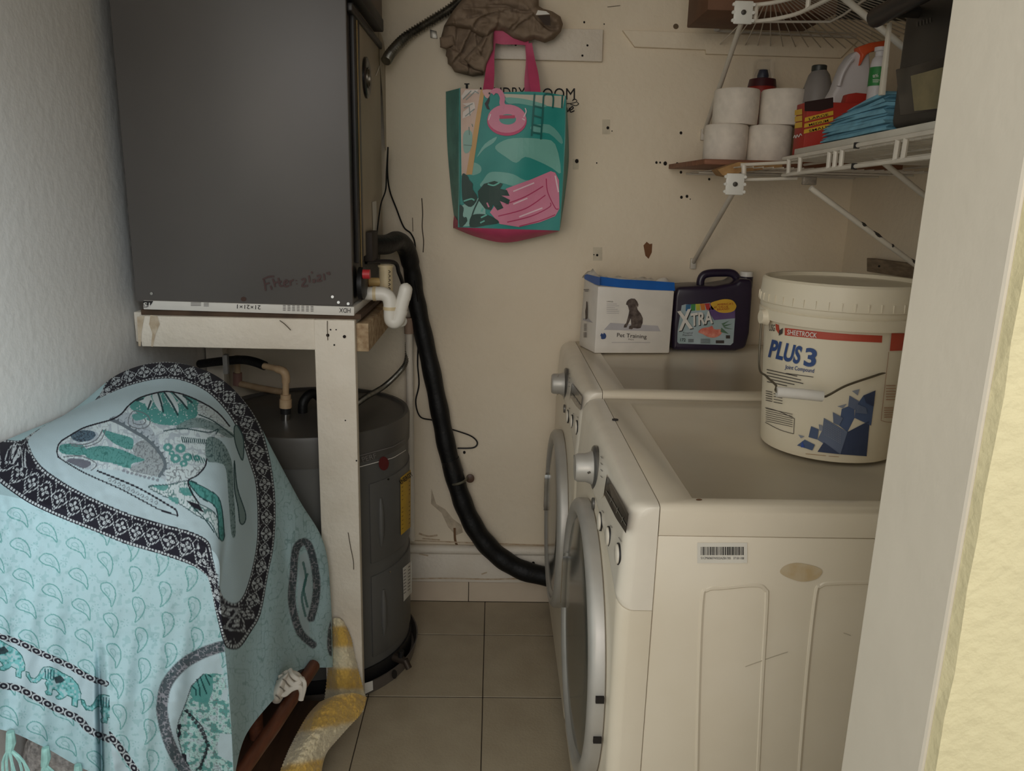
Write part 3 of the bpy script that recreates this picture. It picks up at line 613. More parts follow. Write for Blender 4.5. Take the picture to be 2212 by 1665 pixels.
# near side details of the washer
sp = planeY(WY0+.001)
bl = decal(wm, 'barcode_label', rect(1506, 1172, 1614, 1216), sp, M('label_pale', (226, 221, 208), .4, var=.02), 1, label='white barcode sticker')
random.seed(3); bars = []; x = 1514
while x < 1608:
    w_ = random.choice((1, 1, 1.6, 2.4)); bars.append(rect(x, 1181, x+w_, 1199)); x += w_+random.choice((1, 1.2, 2))
decals(wm, 'barcode', bars, sp, ink, 2)
text(wm, 'lettering', 'S1CM606074/022AZB1705   37181108', (1514, 1207.5), (1607, 1208), 5, sp, ink, 2)
decal(wm, 'stain', [(1686, 1238), (1692, 1224), (1715, 1216), (1740, 1218), (1768, 1226), (1776, 1236), (1764, 1250), (1738, 1256), (1714, 1252)], sp, M('brown_stain', (205, 188, 158), .45, scale=50, c2=(196, 172, 132)), 1, smooth_pts=4)
# pressed panel in the side wall
def emb(pts, r): return MB().tube(tubepath([P(u, v, Y=WY0+.0035) for u, v in pts], 6), r, 8)
emb([(1503, 1760), (1508, 1500), (1516, 1300), (1528, 1272), (1560, 1268), (1630, 1262), (1652, 1272), (1655, 1300), (1645, 1480), (1632, 1760)], .0048).build('pressed_rib', enamel, wm)
emb([(1718, 1760), (1740, 1480), (1760, 1290), (1772, 1264), (1800, 1258), (1900, 1256)], .0048).build('pressed_rib', enamel, wm)
decals(wm, 'scratch', sum([stroke([(1610, 1440), (1660, 1422), (1702, 1408)], 1.4), stroke([(1822, 1367), (1838, 1373)], 1.4)], []), sp, M('faint_scratch', (196, 185, 164), .5), 1)
decal(wm, 'scuff', disc(1510, 1079, 7, 2), lambda u, v, k: P(u, v, Z=WT+.0006), M('rust_mark', (120, 88, 62), .8), 0)
MB().lathe((XS+.001, 1.652, WT-.001), [(0, 0), (.007, 0), (.007, .003), (0, .004)], 12).build('lid_bumper', black, wm)

# ------------------------------------------------------------ joint compound bucket
BX, BY = .682, 1.507
plast = M('bucket_plastic', (218, 208, 186), .4, scale=4, c2=(210, 198, 172), spec=.4)
brz = lambda z: .127+.0155*min(1, max(0, (z-WT)/.24))
bk = thing('plastic_bucket', (BX, BY, WT), 'large cream plastic joint compound bucket with lid and wire handle on the washer', 'bucket')
MB().lathe((BX, BY, WT), [(0, .001), (.122, .001), (.126, .002), (.127, .006), (.1275, .012), (.1425, .245), (.1425, .258)], 72, cap=False).build('pail', plast, bk)
MB().lathe((BX, BY, WT), [(.14, .2545), (.1535, .2545), (.154, .258), (.1545, .274), (.1515, .276), (.1535, .279), (.1535, .287), (.1505, .290)], 72, cap=False).build('collar', plast, bk)
MB().lathe((BX, BY, WT), [(.149, .288), (.1565, .288), (.157, .292), (.1545, .312), (.153, .331), (.149, .335), (.144, .334), (.141, .327), (.13, .326), (0, .327)], 72, cap=False).build('lid', plast, bk)
for i in range(44):
    a = 2*math.pi*i/44; R0 = .1572
    if math.sin(a) > .55: continue
    c_, s_ = math.cos(a), math.sin(a)
    MB().hexa(*[[Vector((BX+(R0-d)*c_-t*s_, BY+(R0-d)*s_+t*c_, WT+z)) for d, t in ((.004, -.001), (.004, .001), (-.0005, .001), (-.0005, -.001))] for z in (.290, .304)]).build('lid_tab', plast, bk, smooth=False)
ear = math.pi*1.02
for a in (ear, ear+math.pi):
    c_, s_ = math.cos(a), math.sin(a)
    MB().tube([(BX+.150*c_, BY+.150*s_, WT+.258), (BX+.163*c_, BY+.163*s_, WT+.258)], [.017, .013], 16).build('handle_ear', plast, bk)
el, er = (BX+.160*math.cos(ear), BY+.160*math.sin(ear), WT+.255), (BX+.160, BY-.004, WT+.255)
g0, g1 = P(1678, 846, Y=1.352), P(1776, 856, Y=1.345)
wire = M('handle_wire', (112, 104, 88), .4, .7)
MB().tube(tubepath([el, P(1640, 790, Y=1.46), P(1655, 812, Y=1.42), P(1676, 832, Y=1.37), g0, P(1720, 852, Y=1.347), g1, P(1790, 853, Y=1.345), P(1830, 832, Y=1.35), P(1900, 808, Y=1.37), P(1940, 790, Y=1.40), er], 8), .0021, 8).build('wire_handle', wire, bk)
MB().tube([g0, P(1726, 850.5, Y=1.346), g1], .0098, 16).build('grip', white, bk)
MB().tube(tubepath([P(1932, 772, Y=1.40)+Vector((.012*math.cos(a), .006, .02*math.sin(a))) for a in np.linspace(0, 2*math.pi, 13)], 2), .0018, 6).build('wire_loop', wire, bk)
bs = cyl(BX, BY, .135, .0007, brz)
redp = M('brick_red_print', (178, 72, 52), .5, var=.03); bluep = M('blue_print', (52, 76, 126), .5, var=.03); greyp = M('dark_print', (70, 64, 60), .5)
decal(bk, 'print', [(1695, 708), (1740, 713), (1790, 718), (1840, 722), (1906, 725), (1905, 740), (1840, 737), (1790, 734), (1740, 729), (1695, 724)], bs, redp, 0, cut=8, label='red brand stripe')
text(bk, 'lettering', 'SHEETROCK', (1700, 722), (1764, 729.5), 10.5, bs, whitel, 2, bold=.01)
text(bk, 'lettering', 'USG', (1661, 714), (1673, 715), 14, bs, greyp, 1, bold=.01)
decal(bk, 'logo', [(1675, 699), (1682, 702), (1683, 712), (1691, 713), (1683, 722), (1676, 712)], bs, redp, 1)
decal(bk, 'logo', [(1683, 714), (1691, 708), (1690, 720), (1682, 725)], bs, greyp, 2)
text(bk, 'lettering', 'PLUS', (1659, 769), (1726, 785), 36, bs, bluep, 1, bold=.035)
text(bk, 'lettering', '3', (1735, 788), (1761, 792), 37, bs, bluep, 1, bold=.035)
text(bk, 'lettering', 'Joint Compound', (1695, 796), (1758, 805), 8.5, bs, bluep, 1, bold=.015)
def ln(x0, y0, x1, sl, t): return stroke([(x0+(x1-x0)*i/8, y0+(x1-x0)*i/8*sl) for i in range(9)], t, 1)
decals(bk, 'small_print', sum([ln(1697, 806, 1757, .14, 1.5)]+[ln(1656+i*.2, 798+i*6.5, (1722, 1730, 1735, 1716, 1700)[i], .22, 1.8) for i in range(5)]+[ln(1654, 844+i*5, 1668, .22, 1.6) for i in range(5)]+[ln(1671, 850+i*6, 1690, .2, 1.4) for i in range(4)]+[ln(1654, 882+i*4.5, 1712, .22, 1.1) for i in range(7)], []), bs, greyp, 1)
decals(bk, 'print_frame', sum([stroke([(1653, 880), (1684, 889), (1716, 904)], 1.2), stroke([(1716, 904), (1714, 937)], 1.2), stroke([(1653, 912), (1684, 928), (1714, 937)], 1.2)], []), bs, greyp, 1)
zz = lambda l: [(1600+x*.2762, 560+y*.2762) for x, y in l]
b1, b2, b3, b4 = M('print_navy', (54, 64, 90), .5), M('print_blue', (74, 90, 122), .5), M('print_slate', (98, 108, 130), .5), M('print_pale', (136, 140, 150), .5)
for l, m_, k in (([(790, 1170), (890, 1130), (890, 1240), (835, 1350), (770, 1300)], b2, 0), ([(835, 1350), (1010, 1260), (985, 1540), (780, 1525)], b1, 1), ([(960, 1065), (1055, 1025), (1020, 1300), (890, 1240), (900, 1150)], b2, 1), ([(850, 1065), (925, 1110), (900, 1180), (840, 1150)], b3, 2), ([(870, 1030), (930, 1015), (915, 1065)], b4, 2), ([(650, 1240), (835, 1350), (780, 1525), (600, 1410), (640, 1330)], b3, 2), ([(720, 1195), (800, 1240), (770, 1300), (725, 1280)], b3, 3), ([(550, 1305), (610, 1330), (600, 1410), (530, 1390)], b2, 2), ([(440, 1455), (500, 1410), (580, 1450), (560, 1495)], b2, 2), ([(450, 1370), (500, 1385), (470, 1400)], b4, 2), ([(600, 1505), (650, 1430), (780, 1525)], b1, 3), ([(610, 1290), (640, 1300), (640, 1340), (615, 1340)], b4, 2), ([(755, 1150), (830, 1130), (800, 1165)], b4, 2), ([(910, 1130), (980, 1160), (990, 1210), (900, 1200)], b3, 3), ([(480, 1420), (500, 1470), (470, 1470)], M('print_royal', (52, 80, 156), .5), 3), ([(960, 1065), (1055, 1025), (1040, 1150), (980, 1120)], b1, 3)):
    decal(bk, 'print', zz(l), bs, m_, k, cut=8)
random.seed(5)
decals(bk, 'print_dots', [disc(1600+.2762*(660+j*13), 560+.2762*(1275+i*14+j*7), .9, .9, 6) for i in range(8) for j in range(10)], bs, b4, 5)
tanp = M('tan_print', (176, 140, 112), .5)
decals(bk, 'print_frame', sum([stroke([(1920, 760), (1913, 820), (1903, 908)], 1.3), stroke([(1903, 908), (1920, 912), (1940, 911)], 1.3)], []), bs, tanp, 1)
decal(bk, 'print', [(1926, 719), (1955, 720), (1950, 757), (1922, 758)], bs, redp, 1, cut=5)
decals(bk, 'small_print', [rect(1914, 832+i*6, 1935, 834+i*6) for i in range(6)]+[rect(1910, 880+i*5, 1930, 882+i*5) for i in range(5)], bs, tanp, 2)
decals(bk, 'small_print', sum([ln(1740, 980, 1784, .09, 1.3), ln(1790, 985, 1812, .06, 1.3)], []), bs, M('dirt_line', (168, 138, 104), .6), 1)

# ------------------------------------------------------------ pad bag
DT = .9685
def planeN(p0, p1, off=.0006):
    n = Vector((p1[1]-p0[1], -(p1[0]-p0[0]), 0)).normalized()
    if n.y > 0: n = -n
    def f(u, v, k=0):
        d = Vector(CC+CA*(u-W/2)/FPX-CB*(v-H/2)/FPX); o = Vector((0, 0, HC)); q = Vector((p0[0], p0[1], 0))+n*off*(1+k)
        return o+d*((q-o).dot(n)/d.dot(n))
    return f
poly = M('white_poly_film', (226, 220, 210), .3, var=.03, bump=.1, bscale=25, spec=.5)
a0, a1, a2, a3 = P(1284, 763, Z=DT), P(1446, 763, Z=DT), None, None
FLp, FRp = Vector((a0.x, a0.y, 0)), Vector((a1.x, a1.y, 0)); q = P(1250, 746, Z=DT); BLp = Vector((q.x, q.y, 0)); BRp = FRp+(BLp-FLp)
pb = thing('pad_bag', (FLp+BRp)/2+Vector((0, 0, DT)), 'white plastic pack of pet training pads with a blue top stripe on the dryer', 'pet pads')
fpn = planeN(FLp, FRp); lpn_p = (BLp, FLp)
def lpn(u, v, k=0):
    d = Vector(CC+CA*(u-W/2)/FPX-CB*(v-H/2)/FPX); o = Vector((0, 0, HC)); t_ = (FLp-BLp); n = Vector((t_.y, -t_.x, 0)).normalized()
    if n.x > 0: n = -n
    q_ = FLp+n*.0006*(1+k); return o+d*((q_-o).dot(n)/d.dot(n))
tl, trr, tb = fpn(1292, 618, -1), fpn(1457, 628, -1), lpn(1262, 600, -1)
ztl, ztr, zbl = tl.z, trr.z, tb.z
rg = []
for i in range(9):
    t = i/8; b = .006*math.sin(math.pi*t)
    cor = [FLp.lerp(Vector((tl.x, tl.y, 0)), t), FRp.lerp(Vector((trr.x, trr.y, 0)), t), BRp.lerp(BRp+Vector((.01, 0, 0)), t), BLp.lerp(Vector((tb.x, tb.y, 0)), t)]
    zs = [DT+(ztl-DT)*t, DT+(ztr-DT)*t, DT+(ztr-DT)*t, DT+(zbl-DT)*t]
    rg.append([Vector((c_.x, c_.y, z_)) for c_, z_ in zip(cor, zs)])
MB().loft(rg).build('pack', poly, pb, bevel=.004)
blue = M('blue_film', (28, 96, 178), .35, var=.05)
decal(pb, 'blue_stripe', [(1296, 597), (1340, 603), (1400, 606), (1457, 610), (1458, 628), (1400, 626), (1340, 621), (1296, 616)], fpn, blue, 1)
decal(pb, 'blue_stripe', [(1263, 594), (1268, 592), (1296, 599), (1296, 617), (1285, 614), (1262, 602)], lpn, blue, 4)
# crumpled film on top
nu, nv = 22, 10; vs2 = []
for j in range(nv):
    for i in range(nu):
        s_, t = i/(nu-1), j/(nv-1); p = (FLp.lerp(FRp, s_)).lerp(BLp.lerp(BRp, s_), t)
        zt = ztl+(ztr-ztl)*s_; edge = min(1, 6*min(s_+.06, 1-s_+.02, t+.02, 1-t+.02)); h_ = .012+.03*abs(noise2(s_*4, t*3, 1, 4)-.5)+.012*t+.016*abs(math.sin(s_*9+t*5))**2
        vs2.append((p.x, p.y, zt-.012+edge*h_+(.018 if s_ < .12 and t > .3 else 0)))
npmesh('top_film', np.array(vs2), gridfaces(nv, nu), poly, pb)
MB().tube(tubepath([BRp+Vector((0, -.02, ztr+.0)), BRp+Vector((.012, -.01, ztr+.012)), BRp+Vector((.03, -.005, ztr+.014)), BRp+Vector((.042, 0, ztr+.006))], 4), [.006, .007, .008, .01, .011, .012, .013, .014, .014, .013, .012, .011, .01], 10).build('film_twist', poly, pb)
padg = M('pad_grey_print', (186, 182, 184), .5); dogm = M('dog_brown_print', (62, 50, 46), .6, scale=90, c2=(104, 92, 84))
zq = lambda l: [(1220+x*.1989, 560+y*.1989) for x, y in l]
decal(pb, 'print', zq([(495, 690), (1010, 722), (1040, 782), (425, 765)]), fpn, padg, 1)
decal(pb, 'dog_print', zq([(690, 440), (720, 425), (760, 428), (785, 455), (800, 490), (795, 520), (782, 500), (790, 545), (825, 590), (848, 640), (845, 690), (825, 745), (790, 752), (745, 745), (730, 760), (695, 755), (700, 725), (722, 715), (718, 640), (690, 700), (672, 740), (640, 742), (645, 715), (668, 690), (690, 610), (700, 560), (690, 520), (682, 500), (665, 490), (672, 460)]), fpn, dogm, 2)
decal(pb, 'print', zq([(385, 825), (400, 800), (415, 815), (425, 798), (438, 805), (448, 820), (450, 840), (440, 862), (412, 868), (392, 860), (396, 845)]), fpn, bluep, 2)
text(pb, 'lettering', 'Pet Training', zq([(566, 842)])[0], zq([(888, 860)])[0], 8.6, fpn, greyp, 2, bold=.004)
text(pb, 'lettering', 'PADS', zq([(690, 876)])[0], zq([(748, 879)])[0], 3, fpn, inkgrey, 2)
text(pb, 'lettering', 'LARGE', zq([(458, 463)])[0], zq([(525, 466)])[0], 2.4, fpn, greyp, 2)
decals(pb, 'small_print', [zq(rect(455, 482+i*20, (565, 590, 545, 575, 590, 590)[i], 486+i*20)) for i in range(6)]+[zq(rect(510, 900, 930, 905))], fpn, padg, 2)
decal(pb, 'dog_print', zq([(234, 455), (244, 460), (248, 540), (246, 640), (236, 650), (224, 655), (222, 560), (230, 520)]), lpn, dogm, 2)
decal(pb, 'print', zq([(200, 640), (250, 640), (305, 690), (195, 660)]), lpn, padg, 1)
decals(pb, 'small_print', [zq(rect(206, 700+i*9, 236, 704+i*9)) for i in range(9)]+[zq([(205+i*9, 790), (209+i*9, 790), (209+i*9, 850), (205+i*9, 850)]) for i in range(4)]+[zq(rect(205, 325, 262, 333)), zq(rect(215, 340, 255, 348))], lpn, inkgrey, 2)

# ------------------------------------------------------------ detergent jug
JY = 2.402
jg = thing('detergent_jug', P(1530, 757, Y=JY+.07), 'dark purple laundry detergent jug with a white cap on the dryer', 'detergent jug')
jm = M('dark_purple_plastic', (44, 34, 56), .32, var=.08, spec=.5)
JP = lambda l, y=JY: [P(u, v, Y=y) for u, v in l]
MB().extr(JP([(1452, 752), (1458, 757.5), (1590, 758.5), (1612, 752), (1620, 720), (1626, 640), (1627, 604), (1598, 602), (1590, 612), (1545, 619), (1505, 618), (1462, 620), (1457, 640), (1453, 700)]), (0, .125, 0)).build('body', jm, jg, bevel=.012, seg=3)
MB().tube(tubepath(JP([(1514, 625), (1513, 608), (1519, 595), (1534, 590), (1560, 589), (1580, 590), (1590, 598), (1594, 615)], JY+.055), 6), .0125, 14).build('handle', jm, jg)
nk = P(1612, 600, Y=JY+.06)
MB().lathe((nk.x, nk.y, nk.z), [(.021, -.03), (.021, .004), (.018, .008)], 24).build('neck', jm, jg)
MB().lathe((nk.x, nk.y, nk.z), [(.019, .002), (.0205, .003), (.0205, .017), (.019, .02), (0, .02)], 28, cap=False).build('cap', white, jg, label='white screw cap')
js = planeY(JY)
lab = lambda l: zq(l)
decal(jg, 'label', zq([(1225, 780), (1270, 500), (1310, 488), (1400, 492), (1580, 470), (1640, 600), (1850, 628), (1830, 905), (1800, 932), (1240, 915), (1222, 895)]), js, M('label_mint', (150, 172, 172), .4, scale=12, c2=(178, 190, 196)), 0)
decal(jg, 'label', zq([(1600, 480), (1850, 520), (1850, 640), (1620, 660), (1560, 560)]), js, M('label_violet', (92, 66, 118), .4, scale=10, c2=(120, 104, 140)), 1)
for i, (c_, a, b) in enumerate((((60, 110, 150), 1316, 1370), ((70, 140, 80), 1370, 1420), ((196, 190, 70), 1420, 1468), ((210, 130, 60), 1468, 1520), ((190, 60, 60), 1520, 1570), ((120, 60, 110), 1570, 1600))):
    decal(jg, 'label', zq([(a, 492-(a-1316)*.06), (b, 492-(b-1316)*.06), (b-10+i*6, 560-i*3), (a-4+i*6, 562-i*3)]), js, M('rainbow_%d' % i, c_, .4), 1)
decal(jg, 'label', zq([(1582, 478), (1650, 450), (1740, 432), (1820, 445), (1858, 490), (1862, 520), (1835, 560), (1770, 580), (1690, 578), (1640, 555), (1610, 525)]), js, M('label_yellow', (222, 176, 62), .4), 3, smooth_pts=3)
redt = M('label_red', (168, 48, 40), .4)
for s_, p0, p1 in (("AMERICA'S", (1655, 502), (1830, 492)), ('#1 VALUE', (1620, 530), (1775, 524)), ('BRAND', (1655, 556), (1785, 548))): text(jg, 'lettering', s_, zq([p0])[0], zq([p1])[0], 4.2, js, redt, 5, bold=0)
for off, m_, k in ((8, ink, 4), (0, whitel, 6)):
    text(jg, 'lettering', 'X', zq([(1232+off, 772+off)])[0], zq([(1392+off, 740+off)])[0], 40, js, m_, k, bold=.03, shear=.12)
    text(jg, 'lettering', 'TRA', zq([(1368+off, 722+off)])[0], zq([(1610+off, 690+off)])[0], 26, js, m_, k, bold=.03, shear=.12)
decal(jg, 'flower_print', zq([(1450, 790), (1490, 750), (1570, 735), (1600, 722), (1625, 760), (1690, 762), (1705, 800), (1660, 840), (1600, 852), (1540, 835), (1500, 812)]), js, M('label_coral', (202, 92, 78), .4, scale=60, c2=(226, 150, 130)), 2, smooth_pts=3)
decals(jg, 'leaf_print', [zq(q) for q in ([(1700, 700), (1790, 665), (1720, 715)], [(1710, 715), (1820, 700), (1730, 735)], [(1720, 730), (1830, 760), (1740, 750)], [(1700, 740), (1780, 810), (1690, 790)])], js, M('label_leaf', (98, 128, 104), .4), 2)
text(jg, 'lettering', '172', zq([(1254, 890)])[0], zq([(1312, 892)])[0], 6.5, js, ink, 2, bold=.01)
text(jg, 'lettering', 'Tropical', zq([(1282, 808)])[0], zq([(1390, 806)])[0], 3.6, js, greyp, 2)
text(jg, 'lettering', 'Passion', zq([(1282, 832)])[0], zq([(1385, 830)])[0], 3.6, js, greyp, 2)
decals(jg, 'small_print', [zq(rect(1340, 868+i*12, 1400, 874+i*12)) for i in range(3)]+[zq(rect(1475, 865+i*14, 1580, 870+i*14)) for i in range(4)]+[zq(rect(1640, 880, 1730, 912)), zq(rect(1750, 825, 1795, 860))], js, greyp, 2)
# ------------------------------------------------------------ corner wire shelves
coatw = M('white_coated_wire', (214, 206, 192), .4, var=.05)
plate = M('white_bracket_steel', (222, 220, 212), .35, var=.03)
SX = .72
def rod(pts, r=.0042, n=8): return MB().tube(pts, r, n)
def bracket(parent, c, r_foot, wall, plate_on=True):
    """support plate at the shelf front with a strut down to the wall"""
    if plate_on:
        b = MB().box(c.x-.023, c.x+.023, c.y-.012, c.y-.007, c.z-.026, c.z+.026).build('bracket_plate', plate, parent, bevel=.003)
        MB().lathe((c.x, c.y-.0115, c.z), [(.0062, 0), (.0055, -.004), (0, -.005)], 14, 'y').build('screw', M('dark_screw', (84, 80, 74), .4, .5), b)
        for sx_ in (-1, 1):
            for dz in (-.018, 0, .018): MB().lathe((c.x+sx_*.024, c.y-.009, c.z+dz), [(.004, .003), (.004, -.003), (0, -.003)], 8, 'y').build('plate_lug', plate, b)
    MB().tube([c+Vector((0, -.002, -.02)), r_foot], .0066, 10).build('strut', coatw, parent)
    n = Vector((0, -1, 0)) if wall == 'back' else Vector((-1, 0, 0))
    f = r_foot
    (MB().box(f.x-.009, f.x+.009, f.y-.003, f.y+.012, f.z-.022, f.z+.012) if wall == 'back' else MB().box(f.x-.003, f.x+.012, f.y-.009, f.y+.009, f.z-.022, f.z+.012)).build('wall_clip', coatw, parent, bevel=.002)
# lower shelf
ls = thing('wire_shelf', P(1690, 380, X=SX), 'lower white wire corner shelf holding toilet rolls and a black oven', 'shelf')
ua, ub = P(1600, 356, Y=2.02), P(1728, 349.5, Y=2.0); la, lb = P(1604, 388.5, Y=2.02), P(1722, 385, Y=2.0)
rod([ua, ub]).build('front_rail', coatw, ls); rod([la, lb]).build('front_rail', coatw, ls)
uf, un = P(1693, 343, X=SX), P(2016, 284.5, X=SX); lf, ln_ = P(1691, 378.5, X=SX), P(2006, 339.5, X=SX)
un2, ln2 = un+(un-uf)*.35, ln_+(ln_-lf)*.35
for off in (0, .0085): rod([uf+Vector((off, 0, -off*.4)), un2+Vector((off, 0, -off*.4))], .0048).build('front_rail', coatw, ls); rod([lf+Vector((off, 0, off*.4)), ln2+Vector((off, 0, off*.4))], .0044).build('front_rail', coatw, ls)
def tie(a, b, w=.0052): MB().tube([a, b], w, 8).build('lip_tie', coatw, ls)
for u in (1607,): tie(P(u, 357, Y=2.018), P(u, 384, Y=2.018), .0062)
for u in (1704, 1728, 1790, 1803, 1817, 1934, 1951):
    t = (P(u, 340, X=SX).y-uf.y)/(un.y-uf.y); tie(uf.lerp(un, t)+Vector((.001, 0, -.002)), lf.lerp(ln_, t)+Vector((.001, 0, .002)))
for (u, va_, vb_) in ((1851, 315, 320), ):
    t = (P(u, 318, X=SX).y-uf.y)/(un.y-uf.y); a_ = uf.lerp(un, t); b_ = lf.lerp(ln_, t)
    for q_ in (a_, b_): MB().box(q_.x-.006, q_.x+.004, q_.y-.004, q_.y+.004, q_.z-.006, q_.z+.006).build('end_cap', black, ls, bevel=.001)
dk = MB(); y = 1.1
while y < 2.0:
    t = (y-uf.y)/(un.y-uf.y); z = uf.z+(un.z-uf.z)*t-.006; dk.tube([(SX+.004, y, z), (RX-.004, y, z-.002)], .0018, 5); y += .0255
for x in (.83, .98, 1.13):
    dk.tube([(x, 1.1, uf.z+(un.z-uf.z)*(1.1-uf.y)/(un.y-uf.y)-.011), (x, 2.56, uf.z-.011)], .0032, 6)
x = .62
while x < 1.14: dk.tube([(x, 2.022, ua.z-.004), (x, 2.57, ua.z-.004)], .0018, 5); x += .0255
for y in (2.2, 2.4, 2.56): dk.tube([(.605, y, ua.z-.008), (RX-.004, y, ua.z-.008)], .0032, 6)
dk.build('deck_wires', coatw, ls, kind='stuff')
bracket(ls, P(1585, 398, Y=2.012), P(1498, 566, Y=WY-.012), 'back')
s0 = P(1752, 386, X=SX+.012); bracket(ls, s0, Vector((RX-.012, s0.y, s0.z-.275)), 'right', False)
MB().box(s0.x-.02, s0.x+.012, s0.y-.006, s0.y+.006, s0.z-.014, s0.z+.004).build('strut_joint', M('worn_clip', (150, 140, 126), .5, .3, scale=60, c2=(90, 82, 74)), ls, bevel=.002)
s1 = P(1872, 322, X=.84); MB().tube([s1, Vector((RX-.01, s1.y, s1.z-.2))], .0066, 10).build('strut', coatw, ls)
# bare metal where the coating peeled off the strut
fo = Vector((RX-.012, s0.y, s0.z-.275)); st0 = s0+Vector((0, -.002, -.02)); bare = M('bare_strut', (58, 54, 50), .6)
for ta, tb2 in ((.30, .36), (.37, .47), (.50, .53), (.62, .70)): MB().tube([st0.lerp(fo, ta)+Vector((.0012, -.0008, .001)), st0.lerp(fo, (ta+tb2)/2)+Vector((.0012, -.0012, .0014)), st0.lerp(fo, tb2)+Vector((.0012, -.0008, .001))], [.004, .0062, .003], 8).build('bare_metal', bare, ls)
# upper shelf
us = thing('wire_shelf', P(1640, 45, Y=2.06), 'upper white wire corner shelf with a curved front near the ceiling', 'shelf')
zl = P(1623, 47, Y=2.062).z; zu = P(1625, 11, Y=2.062).z
cv = [P(1623, 47, Z=zl), P(1668, 42, Z=zl), P(1717, 31, Z=zl), P(1753, 16, Z=zl), P(1786, 0, Z=zl)]
e_ = cv[-1]; cv += [Vector((max(SX, e_.x-.005), e_.y-.18, zl)), Vector((SX, 1.1, zl))]
cl_ = tubepath(cv, 8); rod(cl_, .0048).build('front_rail', coatw, us)
cu_ = [Vector((p.x, p.y, zu)) for p in cl_]; rod(cu_, .0048).build('front_rail', coatw, us)
for i in (2, 22, 40): MB().tube([cl_[i], cu_[i]], .0058, 8).build('lip_tie', coatw, us)
dk = MB()
for i in range(3, len(cu_)-1):
    if i <= 34:
        p = cu_[i]; a = (i-3)/31*math.pi/2; q_ = Vector((min(1.13, .68+.47*(i-3)/12), 2.565, zu)) if i < 15 else Vector((1.14, max(p.y+.06, 2.55-.030*(i-15)), zu))
        dk.tube([p, q_], .0017, 5)
y = cu_[34].y
while y > 1.15: dk.tube([(SX+.003, y, zu), (RX-.005, y, zu)], .0017, 5); y -= .0255
mid = [P(1640, 47, Z=zu-.006), P(1793, 47, Z=zu-.006), P(1822, 32, Z=zu-.006), P(1867, 0, Z=zu-.006)]
mid.append(Vector((mid[-1].x, 1.15, zu-.006)))
dk.tube(mid, .0032, 6)
dk.tube([P(1547, 66, Y=2.563), P(1850, 80, Y=2.563)], .0042, 8); dk.tube([P(1547, 58, Y=2.566), P(1850, 73, Y=2.566)], .003, 8)
dk.build('deck_wires', coatw, us, kind='stuff')
bracket(us, P(1603, 29, Y=2.05), P(1521, 287, Y=WY-.012), 'back')
w0 = Vector((SX+.015, P(1800, 0, X=SX+.015).y, P(1800, 0, X=SX+.015).z)); MB().tube([w0+Vector((0, 0, .02)), Vector((RX-.012, w0.y, w0.z-.245))], .0075, 10).build('strut', coatw, us)
MB().lathe(P(1547, 63, Y=2.56), [(.008, 0), (.008, -.01), (0, -.01)], 12, 'y').build('rail_clip', plate, us)
# things on the upper shelf
card = M('brown_board', (112, 78, 56), .7, scale=12, c2=(98, 66, 46))
q = P(1526, 48, Y=2.14); zc_ = max(zu+.003, q.z)
bxo = MB().box(q.x, .86, 2.14, 2.36, zc_, zc_+.26).build('cardboard_box', card, bevel=.003, label='brown box on the upper wire shelf against the wall', cat='box')
MB().box(.88, 1.08, 1.88, 2.2, zu+.0025, zu+.09).build('dark_case', M('dark_green_case', (40, 44, 40), .5), bevel=.006, label='flat dark case lying on the upper wire shelf', cat='case')
# wooden board on the lower shelf
brown = Mwood('stained_plank', (140, 92, 66), (112, 72, 50), 5, (2, 20, 20))
q = P(1522, 343, Y=2.17); zt = q.z; qb = P(1522, 355, Y=2.17).z
pl = thing('shelf_plank', (.8, 2.36, qb), 'brown wooden plank under the toilet rolls on the lower shelf', 'plank')
MB().extr([(q.x, 2.17, qb), (1.1, 2.17, qb), (1.1, 2.56, qb), (q.x-.012, 2.56, qb)], (0, 0, zt-qb)).build('board', brown, pl, bevel=.002)
MB().extr([P(u, v, Y=2.1) for u, v in ((1550, 366), (1575, 357), (1596, 350), (1640, 352), (1690, 350), (1690, 361), (1600, 372), (1580, 382), (1560, 378))], (0, .06, 0)).build('packing_paper', M('kraft_paper', (176, 140, 92), .8, scale=30, c2=(150, 112, 70)), label='torn kraft paper stuck under the brown plank', cat='paper')
# white liner board
l0, l1 = P(1716, 322, X=SX+.008), P(2012, 262, X=SX+.008); l2 = l1+(l1-l0)*.3
lnr = MB().hexa([l0+Vector((0, 0, -.022)), l2+Vector((0, 0, -.022)), l2+Vector((.4, 0, -.022)), l0+Vector((.4, 0, -.022))], [l0, l2, l2+Vector((.4, 0, 0)), l0+Vector((.4, 0, 0))]).build('shelf_liner', M('white_liner', (206, 200, 186), .5), bevel=.002, label='white liner board lying along the lower shelf under the oven', cat='board')
def lz(y): return l0.z+(l1.z-l0.z)*(y-l0.y)/(l1.y-l0.y)
# toilet rolls
tissue = M('tissue_paper', (228, 218, 204), .9, var=.04, scale=40, bump=.1, bscale=120)
def roll(x, y, z, r, h, label, k):
    t = thing('toilet_roll', (x, y, z), label, 'toilet roll', 'toilet rolls stacked on the shelf')
    MB().lathe((x, y, z), [(.021, 0), (r-.003, 0), (r, .004), (r+.0006, h/2), (r, h-.004), (r-.003, h), (.021, h)], 44, cap=False).build('paper', tissue, t)
    MB().lathe((x, y, z), [(.0195, .001), (.021, .001), (.021, h-.001), (.0195, h-.001), (.0195, .001)], 24, cap=False).build('core', card, t)
rz0 = zt+.0005; h1 = P(1560, 266, Y=2.25).z-rz0
roll(P(1568, 300, Y=2.31).x, 2.312, rz0, .0605, h1, 'white toilet roll at the lower left of the stack of four', 0)
roll(P(1662, 300, Y=2.3).x, 2.302, rz0, .0605, h1, 'white toilet roll at the lower right of the stack of four', 1)
